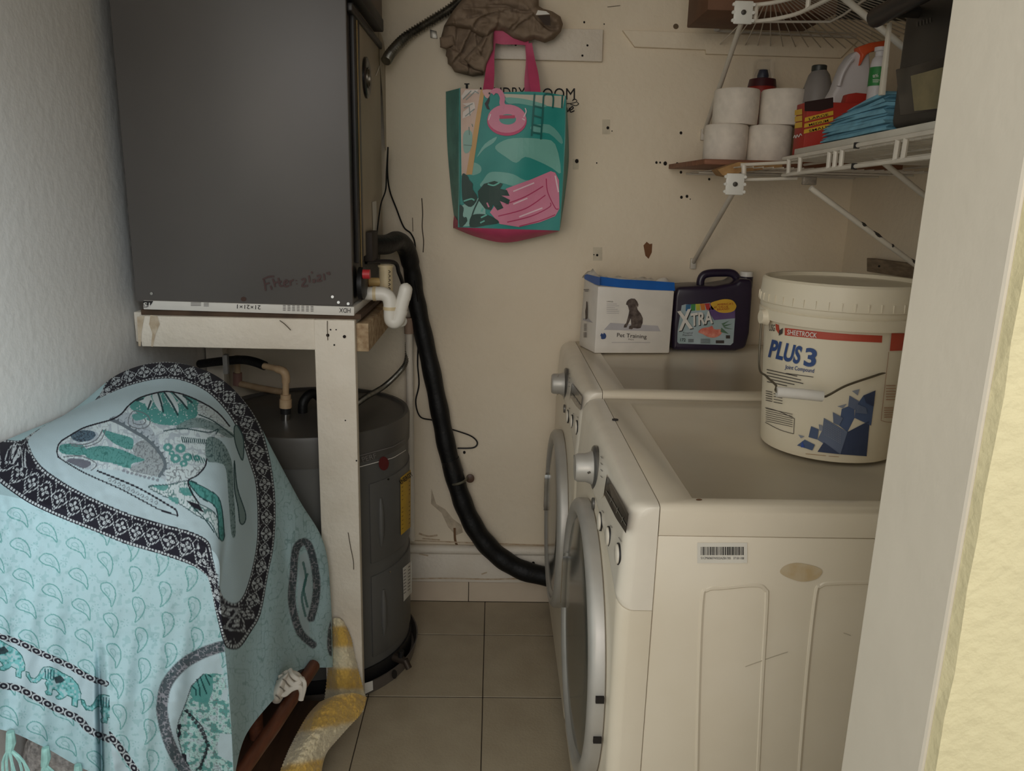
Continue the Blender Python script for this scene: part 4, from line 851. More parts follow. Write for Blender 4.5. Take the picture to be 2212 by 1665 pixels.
h2 = P(1590, 188, Y=2.25).z-rz0-h1
roll(P(1590, 230, Y=2.315).x, 2.316, rz0+h1+.001, .0625, h2, 'white toilet roll at the upper left of the stack of four', 2)
roll(P(1688, 225, Y=2.3).x+.006, 2.302, rz0+h1+.001, .0625, h2, 'white toilet roll at the upper right of the stack of four', 3)
# bottles behind
q = P(1646, 185, Y=2.47); rb = thing('red_bottle', (q.x, 2.47, zt), 'red bottle with a dark blue pump cap behind the toilet rolls', 'bottle')
MB().lathe((q.x, 2.47, zt), [(0, 0), (.04, 0), (.044, .006), (.044, q.z-zt-.02), (.041, q.z-zt-.005)], 32, cap=False).build('body', M('red_bottle_plastic', (150, 44, 36), .35), rb)
MB().lathe((q.x, 2.47, q.z-.005), [(.042, 0), (.04, .012), (.038, .022), (.018, .026)], 32, cap=False).build('shoulder', M('dark_red_plastic', (70, 28, 34), .4), rb)
MB().lathe((q.x, 2.47, q.z+.018), [(.016, 0), (.017, .01), (.012, .026), (0, .028)], 20, cap=False).build('cap', M('navy_cap', (42, 46, 66), .4), rb)
MB().lathe((q.x, 2.47, q.z+.016), [(.031, 0), (.03, .045), (.026, .055), (0, .056)], 28, cap=False).build('overcap', M('clear_plastic', (230, 230, 226), .1, trans=.95, alpha=.25, var=0), rb)
q = P(1765, 205, Y=2.26); gz = P(1760, 152, Y=2.26).z; gb = thing('grey_bottle', (q.x, 2.26, zt), 'grey translucent bottle with a dark cap between rolls and spray bottle', 'bottle')
gl = gz-zt
MB().lathe((q.x, 2.26, zt), [(0, 0), (.04, 0), (.045, .005), (.045, gl*.55), (.04, gl*.78), (.028, gl*.95), (.019, gl)], 32, cap=False).build('body', M('smoky_plastic', (136, 130, 126), .35, var=.05), gb)
MB().lathe((q.x-.002, 2.26, gz), [(.019, -.004), (.02, 0), (.02, .011), (.018, .013), (0, .013)], 24, cap=False).build('cap', M('dark_green_cap', (52, 54, 50), .4), gb)
# spray bottle
SBY = 2.13
whiteb = M('white_bottle_plastic', (206, 200, 200), .4, var=.03); orange = M('orange_plastic', (206, 84, 44), .4, var=.04)
SP = lambda l, y=SBY: [P(u, v, Y=y) for u, v in l]
sb_ = thing('spray_bottle', P(1840, 300, Y=SBY+.03), 'white spray bottle with an orange trigger head on the lower shelf', 'spray bottle')
MB().extr(SP([(1795, 320), (1797, 208), (1808, 190), (1816, 168), (1828, 138), (1846, 112), (1868, 104), (1880, 112), (1882, 150), (1884, 205), (1886, 318)]), (0, .055, 0)).build('body', whiteb, sb_, bevel=.008, seg=3)
MB().tube(tubepath(SP([(1812, 186), (1820, 160), (1834, 136), (1842, 128)], SBY-.004), 5), .0055, 8).build('handle_rim', whiteb, sb_)
MB().extr(SP([(1854, 101), (1880, 92), (1918, 86), (1920, 104), (1886, 110), (1872, 118), (1866, 128), (1858, 142), (1863, 118), (1856, 109)], SBY-.012), (0, .03, 0)).build('trigger_head', orange, sb_, bevel=.003)
gy = 1.99; q = P(1893, 190, Y=gy); gbt = thing('green_label_bottle', (q.x, gy, lz(1.93)), 'slim white bottle with a green label behind the blue cloths', 'bottle')
def zat(v): return P(1893, v, Y=gy).z
MB().lathe((q.x, gy, 0), [(0, zt), (.018, zt), (.02, zt+.004), (.02, zat(140)), (.017, zat(128)), (.012, zat(122)), (.012, zat(112)), (.015, zat(110)), (.015, zat(102)), (0, zat(101))], 28, cap=False).build('body', whiteb, gbt)
MB().lathe((q.x, gy, 0), [(.0206, zat(187)), (.0206, zat(146))], 28, cap=False).build('label', M('green_label', (40, 120, 56), .5, scale=60, c2=(54, 132, 66)), gbt, label='green paper label')
gs = cyl(q.x, gy, .021)
text(gbt, 'lettering', '8%', (1886, 168), (1898, 165), 6, gs, whitel, 1)
decals(gbt, 'small_print', [rect(1885, 172, 1900, 173.4), rect(1885, 176, 1898, 177.2)], gs, whitel, 1)
# red box of bags
RY = 1.985; bz = zt+.0005; c0 = P(1737, 300, Y=RY); tz = P(1737, 219, Y=RY).z; yb = P(1714, 300, X=c0.x).y
redb = M('red_carton', (172, 46, 34), .5, var=.06)
rbx = thing('bag_box', (c0.x+.12, RY+.04, bz), 'red and yellow carton of storage bags beside the toilet rolls', 'box')
MB().box(c0.x, c0.x+.25, RY, yb, bz, tz).build('carton', redb, rbx, bevel=.002)
rs, rl = planeY(RY), planeX(c0.x)
yelp = M('carton_yellow', (222, 176, 58), .5)
for i in range(3):
    y0 = 252+i*13
    decal(rbx, 'print', [(1739-i, y0+2), (1800, y0-13), (1800, y0-4), (1738-i, y0+11)], rs, yelp, 1)
    text(rbx, 'lettering', ('LARGE', 'MEDIUM', 'SMALL')[i], (1748, y0+7.5), (1790, y0-2.5), 5, rs, ink, 2, bold=.01)
    decal(rbx, 'print', [(1717, 238+i*14), (1733, 235+i*14), (1733, 247+i*14), (1716.5, 249.5+i*14)], rl, yelp, 1)
decal(rbx, 'print', [(1738, 220), (1800, 210), (1800, 232), (1770, 240), (1738, 240)], rs, M('carton_opening_shade', (50, 30, 28), .5), 1)  # dark patch painted for the shade inside the open carton
decals(rbx, 'lettering', sum([stroke([(1714, 298), (1717, 292), (1719, 298), (1722, 291), (1725, 296), (1729, 289), (1732, 293)], 1.8)], []), rl, whitel, 1)
q = P(1846, 235, Y=RY+.02)
MB().extr([P(u, v, Y=RY+.03) for u, v in ((1800, 228), (1826, 222), (1832, 203), (1850, 200), (1882, 203), (1880, 235), (1800, 245))], (0, .03, 0)).build('flap', redb, rbx, bevel=.002)
# folded blue cloths
bcm = M('blue_shop_cloth', (118, 170, 190), .85, var=.08, scale=30, bump=.15, bscale=90)
bst = thing('blue_cloths', (.88, 1.7, lz(1.7)), 'stack of folded light blue cloths leaning against the black oven', 'cloth stack')
N = 11; L_ = []; R_ = []
for k in range(N+1):
    t = k/N; uL, vL = 1771+t*22+max(0, t-.5)*90, 309-t*76; uR, vR = 1914, 280-t*84
    L_.append(P(uL, vL, X=.742+.004*math.sin(k*1.7))); R_.append(P(uR, vR, X=.744+.005*math.sin(k*2.3)))
for k in range(N):
    rg = []
    for i in range(9):
        s_ = i/8; a = L_[k].lerp(R_[k], s_); b = L_[k+1].lerp(R_[k+1], s_); b = a.lerp(b, .93)
        if i == 0: b = a.lerp(b, .5)
        a = Vector((a.x, a.y, a.z+.0006*math.sin(k*3+i*1.1))); dx = .0015*math.sin(i*.9+k*1.3)
        rg.append([Vector((a.x+dx, a.y, max(a.z, lz(a.y)+.0006))), Vector((a.x+.3, a.y, max(a.z, lz(a.y)+.0006))), Vector((a.x+.3, a.y, b.z)), Vector((a.x+dx+.002, b.y, max(b.z, lz(a.y)+.004)))])
    MB().loft(rg).build('cloth_sheet', bcm, bst, angle=60)
# oven
ov = thing('toaster_oven', (.92, 1.34, lz(1.34)), 'black countertop oven with a window and tubular handle on the lower shelf', 'oven')
ovm = M('oven_black', (42, 38, 34), .45, var=.08); oz = lz(1.5)+.002
OX, OY0, OY1 = .742, 1.14, 1.538
MB().box(OX, 1.1, OY0, OY1, oz, oz+.268).build('body', ovm, ov, bevel=.016, seg=3)
os_ = planeX(OX)
MB().extr([P(u, v, X=OX-.001) for u, v in ((1934, 150), (1944, 250), (2080, 232), (2090, 110))], (.004, 0, 0)).build('door', M('oven_door', (34, 31, 28), .3), ov, bevel=.002)
decal(ov, 'window', [(1967, 164), (2100, 128), (2100, 226), (1975, 240)], planeX(OX-.001), M('oven_window', (96, 92, 66), .25, scale=18, c2=(128, 116, 84), spec=.5), 1, label='amber tinted window')
h0, h1 = P(1892, 38, X=.69), None
MB().tube([h0, h0+Vector((0, -.34, .012))], .0175, 18).build('handle', M('handle_brown_black', (34, 28, 26), .4), ov)
for dy_ in (-.05, -.3): MB().tube([h0+Vector((0, dy_, .0)), h0+Vector((.06, dy_, 0))], .01, 10).build('handle_post', ovm, ov)
decals(ov, 'lettering', [rect(1979+i*7, 47-i*2, 1983+i*7, 57-i*2) for i in range(5)], os_, M('faint_letter', (66, 60, 54), .5), 1)
wq = [P(u, v, Y=1.545) for u, v in ((1922, 48), (1928, 48), (1913, 205), (1903, 205))]
MB().extr(wq, (0, .012, 0)).build('upright_board', M('white_slat', (208, 200, 184), .5), bevel=.001, label='thin white upright board at the left edge of the black oven', cat='board')
# timber cleat on the right wall
cq_ = [P(u, v, X=RX-.028) for u, v in ((1872, 557), (1968, 570), (1968, 602), (1872, 586))]
ct = MB().extr(cq_, (.027, 0, 0)).build('timber_cleat', Mwood('grey_wood', (140, 122, 100), (104, 88, 70), 8, (14, 2, 14)), bevel=.002, label='short weathered wooden cleat on the right wall above the bucket', cat='cleat')
decal(ct, 'screw', disc(1899, 575, 2.6), planeX(RX-.028), holem, 1)
# ------------------------------------------------------------ tote bag on the hook
BF, BB = 2.455, 2.566
teal = M('bag_teal', (44, 154, 146), .45, scale=9, c2=(36, 140, 134)); pinkf = M('bag_hot_pink', (198, 74, 112), .5, var=.06, scale=20)
tb_ = thing('tote_bag', P(1100, 520, Y=2.5), 'teal pool print tote bag with pink handles hanging on the wall', 'tote bag')
def bagY(u, v):
    s_ = min(1, max(0, (u-990)/225)); t = min(1, max(0, (v-190)/305))
    return BF-.02*math.sin(math.pi*s_)*(.35+.65*math.sin(math.pi*min(1, t*.9+.1)))-.004*math.sin(s_*9+t*5)
def bsurf(u, v, k=0): return P(u, v, Y=bagY(u, v)-.0007*(1+k))
nr, nc = 30, 24; vs3 = []
Lk = [(994, 190), (992, 300), (992, 400), (990, 491)]; Rk = [(1222, 207), (1220, 300), (1215, 400), (1208, 498)]
Lc, Rc = crows(Lk, nr), crows(Rk, nr)
for i in range(nr):
    for j in range(nc):
        p = Lc[i]+(Rc[i]-Lc[i])*j/(nc-1); p = (p[0], p[1]+(4*math.sin(j/(nc-1)*math.pi*2) if i == 0 else 0)); vs3.append(P(p[0], p[1], Y=bagY(*p)))
npmesh('front_panel', np.array(vs3), gridfaces(nr, nc), teal, tb_)
gus = M('bag_gusset_teal', (50, 128, 122), .45, scale=14, c2=(78, 156, 148))
def quadstrip(A, B, name, mat, n=16):
    a, b = crows(A, n), crows(B, n); v_ = []
    for i in range(n):
        for t in np.linspace(0, 1, 6): v_.append(a[i]+(b[i]-a[i])*t)
    return npmesh(name, np.array(v_), gridfaces(n, 6), mat, tb_)
V = lambda l, Y: [np.array(P(u, v, Y=Y)) for u, v in l]
fL = [np.array(bsurf(u, v, -1)) for u, v in Lk]; fR = [np.array(bsurf(u, v, -1)) for u, v in Rk]
quadstrip(V([(963, 198), (966, 310), (974, 410), (981, 470)], BB), fL, 'gusset', gus)
quadstrip(fR, V([(1224, 216), (1229, 330), (1222, 410), (1210, 492)], BB), 'gusset', gus)
quadstrip(V([(963, 198), (1000, 196), (1100, 205), (1224, 216)], BB), V([(981, 470), (1020, 480), (1120, 492), (1210, 492)], BB), 'back_panel', gus)
# pink base, sagging below the front
bt = crows([(988, 489), (1035, 491), (1090, 493), (1150, 496), (1209, 497)], 24); lo_ = crows([(979, 492), (1030, 512), (1090, 524), (1150, 514), (1205, 500)], 24); v_ = []
for t in np.linspace(0, 1, 8):
    for i in range(24):
        p = bt[i]+(lo_[i]-bt[i])*t; v_.append(P(p[0], p[1], Y=bagY(*bt[i])+.05*t-.012*math.sin(math.pi*t)))
npmesh('base', np.array(v_), gridfaces(8, 24), pinkf, tb_)
quadstrip(V([(981, 465), (979, 480), (979, 493)], 2.53), V([(990, 478), (990, 485), (990, 492)], BF), 'base_corner', pinkf, 8)
# straps
def ribbon(name, cl2, t=.0016, mat=pinkf):
    """ribbon from left/right pixel edges and depths"""
    rg = []
    for (ul, vl, ur, vr, y) in crows(cl2, 24):
        a, b = P(ul, vl, Y=y), P(ur, vr, Y=y); rg.append([a, b, b+Vector((0, t, 0)), a+Vector((0, t, 0))])
    return MB().loft(rg).build(name, mat, tb_)
ribbon('strap', [(1043, 194, 1066, 196, BF-.004), (1048, 160, 1068, 160, 2.48), (1054, 120, 1068, 120, 2.50), (1062, 85, 1072, 85, 2.505), (1066, 70, 1076, 78, 2.507)])
ribbon('strap', [(1147, 200, 1168, 200, BF-.004), (1141, 160, 1163, 160, 2.48), (1139, 125, 1155, 125, 2.50), (1136, 95, 1149, 92, 2.505)])
ribbon('strap', [(1133, 203, 1150, 202, 2.52), (1133, 170, 1144, 170, 2.52), (1136, 130, 1143, 130, 2.515), (1134, 92, 1142, 90, 2.51)])
ribbon('strap_loop', [(1066, 66, 1066, 92, 2.506), (1085, 66, 1085, 96, 2.5), (1110, 74, 1110, 96, 2.5), (1142, 82, 1142, 98, 2.506)])
zb_ = lambda l: [(940+x*.3242, y*.3242) for x, y in l]
def bp(l, c, k, sm=0, name='print'): decal(tb_, name, zb_(l), bsurf, M('bagprint_%d_%d_%d' % c, c, .45, var=.03), k, cut=12, smooth_pts=sm)
def bst_(ls_, w, c, k): decals(tb_, 'print_lines', sum([stroke(zb_(l), w) for l in ls_], []), bsurf, M('bagprint_%d_%d_%d' % c, c, .45, var=.03), k)
bp([(455, 625), (865, 640), (850, 722), (760, 708), (650, 690), (560, 660), (470, 650)], (206, 200, 182), 0)
bp([(400, 990), (430, 950), (520, 920), (700, 925), (800, 960), (838, 1150), (780, 1120), (700, 1080), (600, 1045), (540, 1085), (470, 1045)], (124, 188, 176), 0, 3)
bp([(320, 1200), (360, 1150), (430, 1145), (520, 1160), (600, 1200), (700, 1200), (560, 1245), (420, 1215), (380, 1260), (300, 1240)], (120, 186, 176), 0, 3)
bp([(230, 1090), (270, 1085), (305, 1110), (300, 1150), (235, 1165)], (126, 188, 176), 0, 3)
bp([(640, 840), (760, 830), (840, 910), (842, 960), (760, 890), (660, 880)], (112, 180, 170), 0, 3)
bp([(470, 650), (600, 660), (740, 700), (700, 715), (560, 690), (490, 690)], (120, 184, 172), 1, 3)
bp([(280, 1040), (330, 960), (410, 910), (390, 950), (330, 990), (290, 1035)], (128, 192, 182), 1, 3)
bp([(168, 588), (306, 596), (240, 1162), (176, 1168)], (216, 188, 172), 1)
bp([(304, 596), (330, 598), (246, 1162), (206, 1164)], (212, 168, 104), 2)
bp([(318, 598), (400, 602), (370, 625), (352, 655), (330, 640)], (222, 176, 176), 3, 3)
for l in ([(175, 640), (200, 600), (290, 596), (275, 620), (215, 625), (182, 665)], [(180, 690), (260, 680), (268, 720), (230, 770), (182, 790), (186, 745), (225, 715)]): bp(l, (232, 222, 214), 3)
bst_([[(185, 660), (240, 605)], [(205, 665), (262, 612)], [(192, 720), (250, 690)], [(200, 775), (262, 725)], [(232, 770), (226, 700)], [(262, 606), (290, 622)]], 2.2, (150, 160, 156), 4)
bp([(186, 905), (205, 870), (235, 870), (248, 905), (240, 985), (215, 1020), (190, 1005)], (150, 190, 180), 3, 3)
bst_([[(190, 965), (246, 970)], [(225, 845), (228, 900)], [(245, 825), (250, 845)]], 1.6, (110, 140, 130), 4)
# flamingo ring, ladder
bp([(478+132*math.cos(a), 805+100*math.sin(a)) for a in np.linspace(0, 2*math.pi, 28)[:-1]], (206, 76, 120), 4)
bp([(478+128*math.cos(a), 790+95*math.sin(a)) for a in np.linspace(0, 2*math.pi, 28)[:-1]], (226, 142, 168), 5)
bp([(483+56*math.cos(a), 795+35*math.sin(a)) for a in np.linspace(0, 2*math.pi, 22)[:-1]], (84, 164, 156), 6)
bp([(428, 768), (530, 768), (532, 788), (430, 792)], (204, 66, 104), 7)
bst_([[(470, 720), (446, 690), (448, 650), (430, 612), (400, 604), (378, 622)]], 11, (222, 138, 164), 5)
bp([(362, 640), (350, 660), (330, 690), (345, 725), (364, 730), (352, 700), (362, 670)], (40, 30, 34), 6)
bp(disc(362, 622, 7, 7, 10), (30, 26, 28), 7)
bst_([[(590, 780), (606, 745), (600, 720)], [(580, 790), (598, 800)], [(370, 760), (356, 800)]], 2.2, (244, 220, 226), 7)
bst_([[(662, 624), (652, 760), (642, 905)], [(722, 640), (714, 780), (704, 928)], [(660, 705), (718, 720)], [(656, 770), (714, 785)], [(650, 830), (710, 845)], [(645, 880), (706, 892)], [(722, 640), (745, 622), (785, 640), (783, 720)], [(848, 632), (844, 720)]], 3.4, (24, 104, 98), 6)
# lounger
bp([(475, 1255), (640, 1195), (770, 1140), (800, 1150), (825, 1200), (828, 1390), (800, 1440), (700, 1480), (560, 1512), (430, 1492), (365, 1415)], (224, 138, 166), 4)
bst_([[(740, 1190), (750, 1280), (800, 1385), (822, 1390)], [(470, 1360), (600, 1310), (720, 1240)], [(420, 1440), (600, 1390), (735, 1300)], [(480, 1480), (640, 1440), (760, 1380), (768, 1350)], [(560, 1508), (700, 1470), (800, 1430)]], 2.2, (190, 58, 104), 5)
bst_([[(520, 1275), (660, 1218)], [(520, 1360), (615, 1320)], [(560, 1445), (715, 1385)], [(800, 1170), (822, 1280)]], 3, (246, 214, 224), 6)
# leaves
dg = (18, 62, 54)
bp([(165, 1375), (330, 1300), (340, 1500), (165, 1510)], (150, 200, 190), 4)
bp([(290, 1335), (284, 1275), (325, 1225), (395, 1205), (450, 1225), (430, 1258), (478, 1266), (496, 1305), (440, 1302), (498, 1332), (488, 1362), (430, 1338), (455, 1385), (415, 1402), (385, 1362), (372, 1400), (330, 1388)], dg, 6)
bp([(180, 1160), (215, 1172), (228, 1200), (250, 1225), (250, 1260), (282, 1320), (240, 1378), (190, 1350), (178, 1280)], dg, 6, 3)
bp([(160, 1370), (190, 1385), (185, 1440), (215, 1470), (165, 1512)], dg, 6, 3)
bp([(240, 1440), (300, 1425), (370, 1440), (427, 1482), (340, 1500), (235, 1512)], dg, 6, 3)
bst_([[(345, 1350), (358, 1380)]], 3.2, (224, 138, 166), 7)
bst_([[(350, 1225), (390, 1235), (430, 1215)], [(190, 1340), (240, 1325), (262, 1335)], [(318, 1385), (308, 1410)], [(305, 1450), (345, 1430)], [(330, 1470), (300, 1485)]], 3.2, (110, 196, 180), 7)
bst_([[(232, 1510), (245, 1440), (262, 1390), (300, 1310)], [(185, 1460), (205, 1450), (210, 1475)]], 2.6, dg, 7)
decals(tb_, 'seam', stroke([(1222, 207), (1220, 300), (1215, 400), (1208, 498)], 2)+stroke([(993, 190), (992, 300), (992, 400), (990, 491)], 2), bsurf, gus, 8)

# ------------------------------------------------------------ khaki garment bunched on the hook
def inflate(name, poly, Yb, thick, D, mat, parent=None, step=4, fold=None, rnd=4, **kw):
    poly = [tuple(q) for q in spline(poly, rnd, True)]; pa = np.array(poly)
    us_ = np.arange(pa[:, 0].min()-step, pa[:, 0].max()+2*step, step); vs_ = np.arange(pa[:, 1].min()-step, pa[:, 1].max()+2*step, step)
    U, Vv = np.meshgrid(us_, vs_); ins = inpoly(U, Vv, poly); d, s_ = pdist(U, Vv, poly, True)
    # snap near outside points on the outline
    cum = [0]
    for a, b in zip(poly, poly[1:]+poly[:1]): cum.append(cum[-1]+math.hypot(b[0]-a[0], b[1]-a[1]))
    pc = np.array(poly+poly[:1]); out = ~ins
    U2 = np.where(out, np.interp(s_, cum, pc[:, 0]), U); V2 = np.where(out, np.interp(s_, cum, pc[:, 1]), Vv)
    use = ins | (d < step*1.5); hgt = np.where(ins, thick*np.sqrt(np.clip(1-(1-np.clip(d/D, 0, 1))**2, 0, 1)), 0)
    if fold is not None: hgt = hgt+np.where(ins, np.clip(d/12, 0, 1)*fold(U, Vv), 0)
    idx = -np.ones(U.shape, int); idx[use] = np.arange(use.sum())
    pts = unproj(np.stack([U2[use], V2[use], Yb-hgt[use]], -1)); F = []
    q_ = np.stack([idx[:-1, :-1], idx[:-1, 1:], idx[1:, 1:], idx[1:, :-1]], -1); i4 = np.stack([ins[:-1, :-1], ins[:-1, 1:], ins[1:, 1:], ins[1:, :-1]], -1)
    ok = (q_ >= 0).all(-1) & i4.any(-1)
    return npmesh(name, pts, q_[ok], mat, parent, **kw)
kh = M('khaki_cotton', (142, 124, 106), .9, scale=30, c2=(128, 110, 92), bump=.2, bscale=200)
kg = thing('khaki_garment', P(1080, 120, Y=2.53), 'bunched khaki brown garment hanging on the hook above the tote bag', 'garment')
zk = lambda l: [(940+x*.1356, y*.1356) for x, y in l]
CREASE = [zk(l) for l in ([(980, 200), (700, 300), (560, 560), (430, 820), (300, 980)], [(1000, 380), (980, 460), (880, 520), (760, 780)], [(660, 560), (690, 760), (740, 860)], [(1250, 400), (1170, 490)], [(1430, 330), (1300, 430)], [(310, 300), (350, 480), (330, 700)], [(540, 280), (700, 240)], [(500, 640), (440, 800)], [(1570, 230), (1700, 380), (1850, 480), (2000, 430)], [(470, 100), (700, 110), (1100, 100), (1250, 150)], [(430, 1000), (700, 1120)], [(1230, 180), (1500, 200)], [(550, 1000), (540, 1180)], [(250, 760), (380, 820)])]
def crease(u, v):
    h = np.zeros(u.shape)
    for l in CREASE:
        pl = [tuple(q) for q in spline(l, 4)]; d, _s = pdist(u, v, pl); pa = np.array(pl)
        k = np.clip(np.searchsorted(np.cumsum(np.r_[0, np.hypot(*np.diff(pa, axis=0).T)]), _s)-1, 0, len(pa)-2); a = pa[k]; b = pa[k+1]
        sg = np.sign((b[..., 0]-a[..., 0])*(v-a[..., 1])-(b[..., 1]-a[..., 1])*(u-a[..., 0]))
        h += -.014*np.exp(-(d/2.2)**2)+.011*sg*np.exp(-d/14)*(1-np.exp(-(d/1.5)**2))
    return h
fA0 = lambda u, v: .020*np.sin((u*.55+v*1.0)/13+2*noise2(u, v, .02, 1))*1.0+.03*np.abs(noise2(u, v, .07, 2)-.5)
fA = lambda u, v: .45*fA0(u, v)+crease(u, v)
fB = lambda u, v: crease(u, v)+.009*np.sin((v*1.1-u*.45)/10+3*noise2(u, v, .025, 3))+.022*np.abs(noise2(u, v, .075, 5)-.5)
inflate('body', zb_([(60, 170), (110, 95), (170, 45), (260, 20), (420, 60), (470, 150), (430, 210), (385, 230), (388, 330), (330, 400), (322, 500), (250, 510), (200, 498), (130, 480), (108, 445), (84, 425), (82, 385), (70, 372), (75, 330), (32, 315), (40, 245)]), 2.55, .045, 14, kh, kg, 2.5, fA, 1)
inflate('sleeve', zb_([(60, 170), (120, 70), (185, -10), (210, -160), (420, -230), (620, -180), (640, -60), (690, -20), (690, 40), (720, 58), (780, 75), (835, 110), (852, 160), (838, 210), (790, 262), (730, 286), (660, 262), (600, 285), (520, 262), (450, 212), (400, 210), (360, 270), (300, 250), (230, 200), (150, 190)]), 2.525, .055, 15, kh, kg, 2.5, fB, 1)
inflate('fold', zb_([(190, 395), (280, 300), (330, 230), (390, 210), (386, 330), (345, 420), (330, 482), (260, 460)]), 2.49, .02, 12, kh, kg, 2.5, fA, 1)
inflate('cuff', zb_([(30, 250), (120, 230), (135, 300), (75, 325), (34, 316)]), 2.505, .012, 8, kh, kg, 2.5, None, 1)
decal(kg, 'inner_label', zb_([(670, 100), (685, 68), (740, 75), (765, 95), (720, 98)]), planeY(2.425), whitel, 0, label='white sewn label')
decal(kg, 'inner_label', zb_([(680, 105), (765, 100), (770, 170), (730, 165)]), planeY(2.428), M('dark_lining', (66, 54, 46), .8), 0)
# ------------------------------------------------------------ printed throw over the chair by the left wall
rowsT = [
 [(200, 930, 1.80), (255, 900, 1.85), (335, 880, 1.885), (410, 890, 1.9), (478, 920, 1.905), (535, 970, 1.91), (585, 1040, 1.912), (638, 1120, 1.915), (688, 1205, 1.917), (702, 1320, 1.918), (707, 1436, 1.92)],
 [(196, 868, 1.765), (252, 812, 1.815), (335, 784, 1.85), (412, 790, 1.865), (482, 822, 1.872), (541, 884, 1.878), (592, 978, 1.882), (645, 1078, 1.888), (697, 1172, 1.892), (712, 1300, 1.897), (716, 1441, 1.9)],
 [(122, 905, 1.62), (202, 866, 1.665), (290, 836, 1.69), (380, 838, 1.70), (450, 862, 1.705), (508, 915, 1.71), (552, 990, 1.715), (592, 1090, 1.725), (625, 1190, 1.735), (640, 1310, 1.745), (645, 1448, 1.75)],
 [(42, 938, 1.475), (130, 912, 1.515), (230, 890, 1.54), (330, 886, 1.55), (420, 905, 1.552), (486, 955, 1.555), (524, 1035, 1.56), (550, 1130, 1.57), (570, 1240, 1.58), (588, 1370, 1.59), (600, 1500, 1.60)],
 [(-60, 985, 1.31), (50, 972, 1.365), (180, 975, 1.40), (290, 985, 1.41), (390, 1008, 1.415), (468, 1050, 1.418), (500, 1115, 1.42), (515, 1205, 1.43), (526, 1320, 1.44), (530, 1450, 1.445), (531, 1588, 1.45)],
 [(-180, 1060, 1.12), (-25, 1065, 1.22), (100, 1090, 1.27), (220, 1122, 1.285), (340, 1158, 1.295), (462, 1192, 1.30), (474, 1290, 1.30), (484, 1385, 1.30), (493, 1480, 1.30), (500, 1580, 1.30), (505, 1685, 1.30)]]
rowsF = [
 rowsT[-1][:6],
 [(-185, 1170, 1.09), (-25, 1180, 1.185), (100, 1205, 1.235), (220, 1235, 1.255), (340, 1268, 1.27), (474, 1290, 1.30)],
 [(-188, 1270, 1.075), (-22, 1285, 1.165), (100, 1310, 1.215), (220, 1342, 1.24), (342, 1372, 1.26), (484, 1385, 1.30)],
 [(-190, 1370, 1.07), (-18, 1385, 1.155), (100, 1412, 1.205), (220, 1445, 1.23), (345, 1472, 1.255), (493, 1480, 1.30)],
 [(-190, 1470, 1.07), (-12, 1478, 1.15), (98, 1508, 1.20), (218, 1552, 1.225), (345, 1575, 1.25), (500, 1580, 1.30)],
 [(-190, 1560, 1.07), (-6, 1574, 1.148), (92, 1612, 1.195), (200, 1668, 1.22), (345, 1700, 1.25), (505, 1685, 1.30)]]
n1, n2, n3 = 520, 240, 430
NR = 400
top = patch(np.array(rowsT, float), NR, n1+n2)                       # columns do not need to split exactly at column 5
# resample so that column 5 falls on a sample
T_ = crows(np.array(rowsT, float), NR)                                # NR x 11 x 3
def colsample(A, t):
    A = np.swapaxes(A, 0, 1); m = A.shape[0]; i = np.clip(t.astype(int), 0, m-2); f = (t-i)[:, None, None]
    a, b, c, d = A[np.clip(i-1, 0, m-1)], A[i], A[i+1], A[np.clip(i+2, 0, m-1)]
    return np.swapaxes(.5*(2*b+(c-a)*f+(2*a-5*b+4*c-d)*f**2+(3*b-a-3*c+d)*f**3), 0, 1)
tcol = np.concatenate([np.linspace(0, 5, n1), np.linspace(5, 10, n3)[1:]])
top = colsample(T_, tcol); NCt = top.shape[1]
front = colsample(crows(np.array(rowsF, float), n3), np.linspace(0, 5, n1))
front[0] = top[-1, :n1]; front[:, -1] = top[-1, n1-1:]
# cloth relief: small wrinkles, the hanging folds
def relief(A, side):
    u, v = A[..., 0], A[..., 1]; B_ = A.copy()
    edge = np.ones(u.shape)
    w = .0035*(noise2(u, v, .022, 1)-.5)+.002*(noise2(u+v*.4, v-u*.3, .06, 2)-.5)
    B_[..., 2] += w
    return B_
top2 = relief(top, 1); fr2 = relief(front, 0)
sidew = np.clip((tcol-6)/1.2, 0, 1)[None, :]
top2[..., 2] += sidew*(.005*np.sin(top[..., 0]/11+noise2(top[..., 0], top[..., 1], .012, 7)*5))*np.clip((NR-1-np.arange(NR))[:, None]/25, 0, 1)
fu, fv = front[..., 0], front[..., 1]
wv = np.clip((fv-1385)/130, 0, 1); lu = 222+(fv-1400)*.03
fold = -.045*wv/(1+np.exp(-(fu-lu)/3.5))*np.clip((470-fu)/150, 0, 1)+.04*wv*np.exp(-((fu-lu+9)/7)**2)
fold += np.clip((fv-1230)/150, 0, 1)*np.clip((460-fu)/60, 0, 1)*(.004*np.sin(fu/23+1)+.003*np.sin(fu/9+fv/60))
fr2[..., 2] += fold
fr2[0] = top2[-1, :n1]; fr2[:, -1] = top2[-1, n1-1:]
vt = unproj(top2).reshape(-1, 3); vf = unproj(fr2).reshape(-1, 3)
vt[:, 0] = np.maximum(vt[:, 0], LX+.004); vf[:, 0] = np.maximum(vf[:, 0], LX+.004)
U = np.concatenate([top[..., 0].ravel(), front[..., 0].ravel()]); Vv = np.concatenate([top[..., 1].ravel(), front[..., 1].ravel()])
isF = np.concatenate([np.zeros(len(vt), bool), np.ones(len(vf), bool)])
TC = np.concatenate([np.broadcast_to(tcol[None, :], (NR, NCt)).ravel(), np.full(len(vf), 3.0)])
hid = np.concatenate([np.broadcast_to((np.arange(NR) < NR/5.3)[:, None], (NR, NCt)).ravel(), np.zeros(len(vf), bool)])
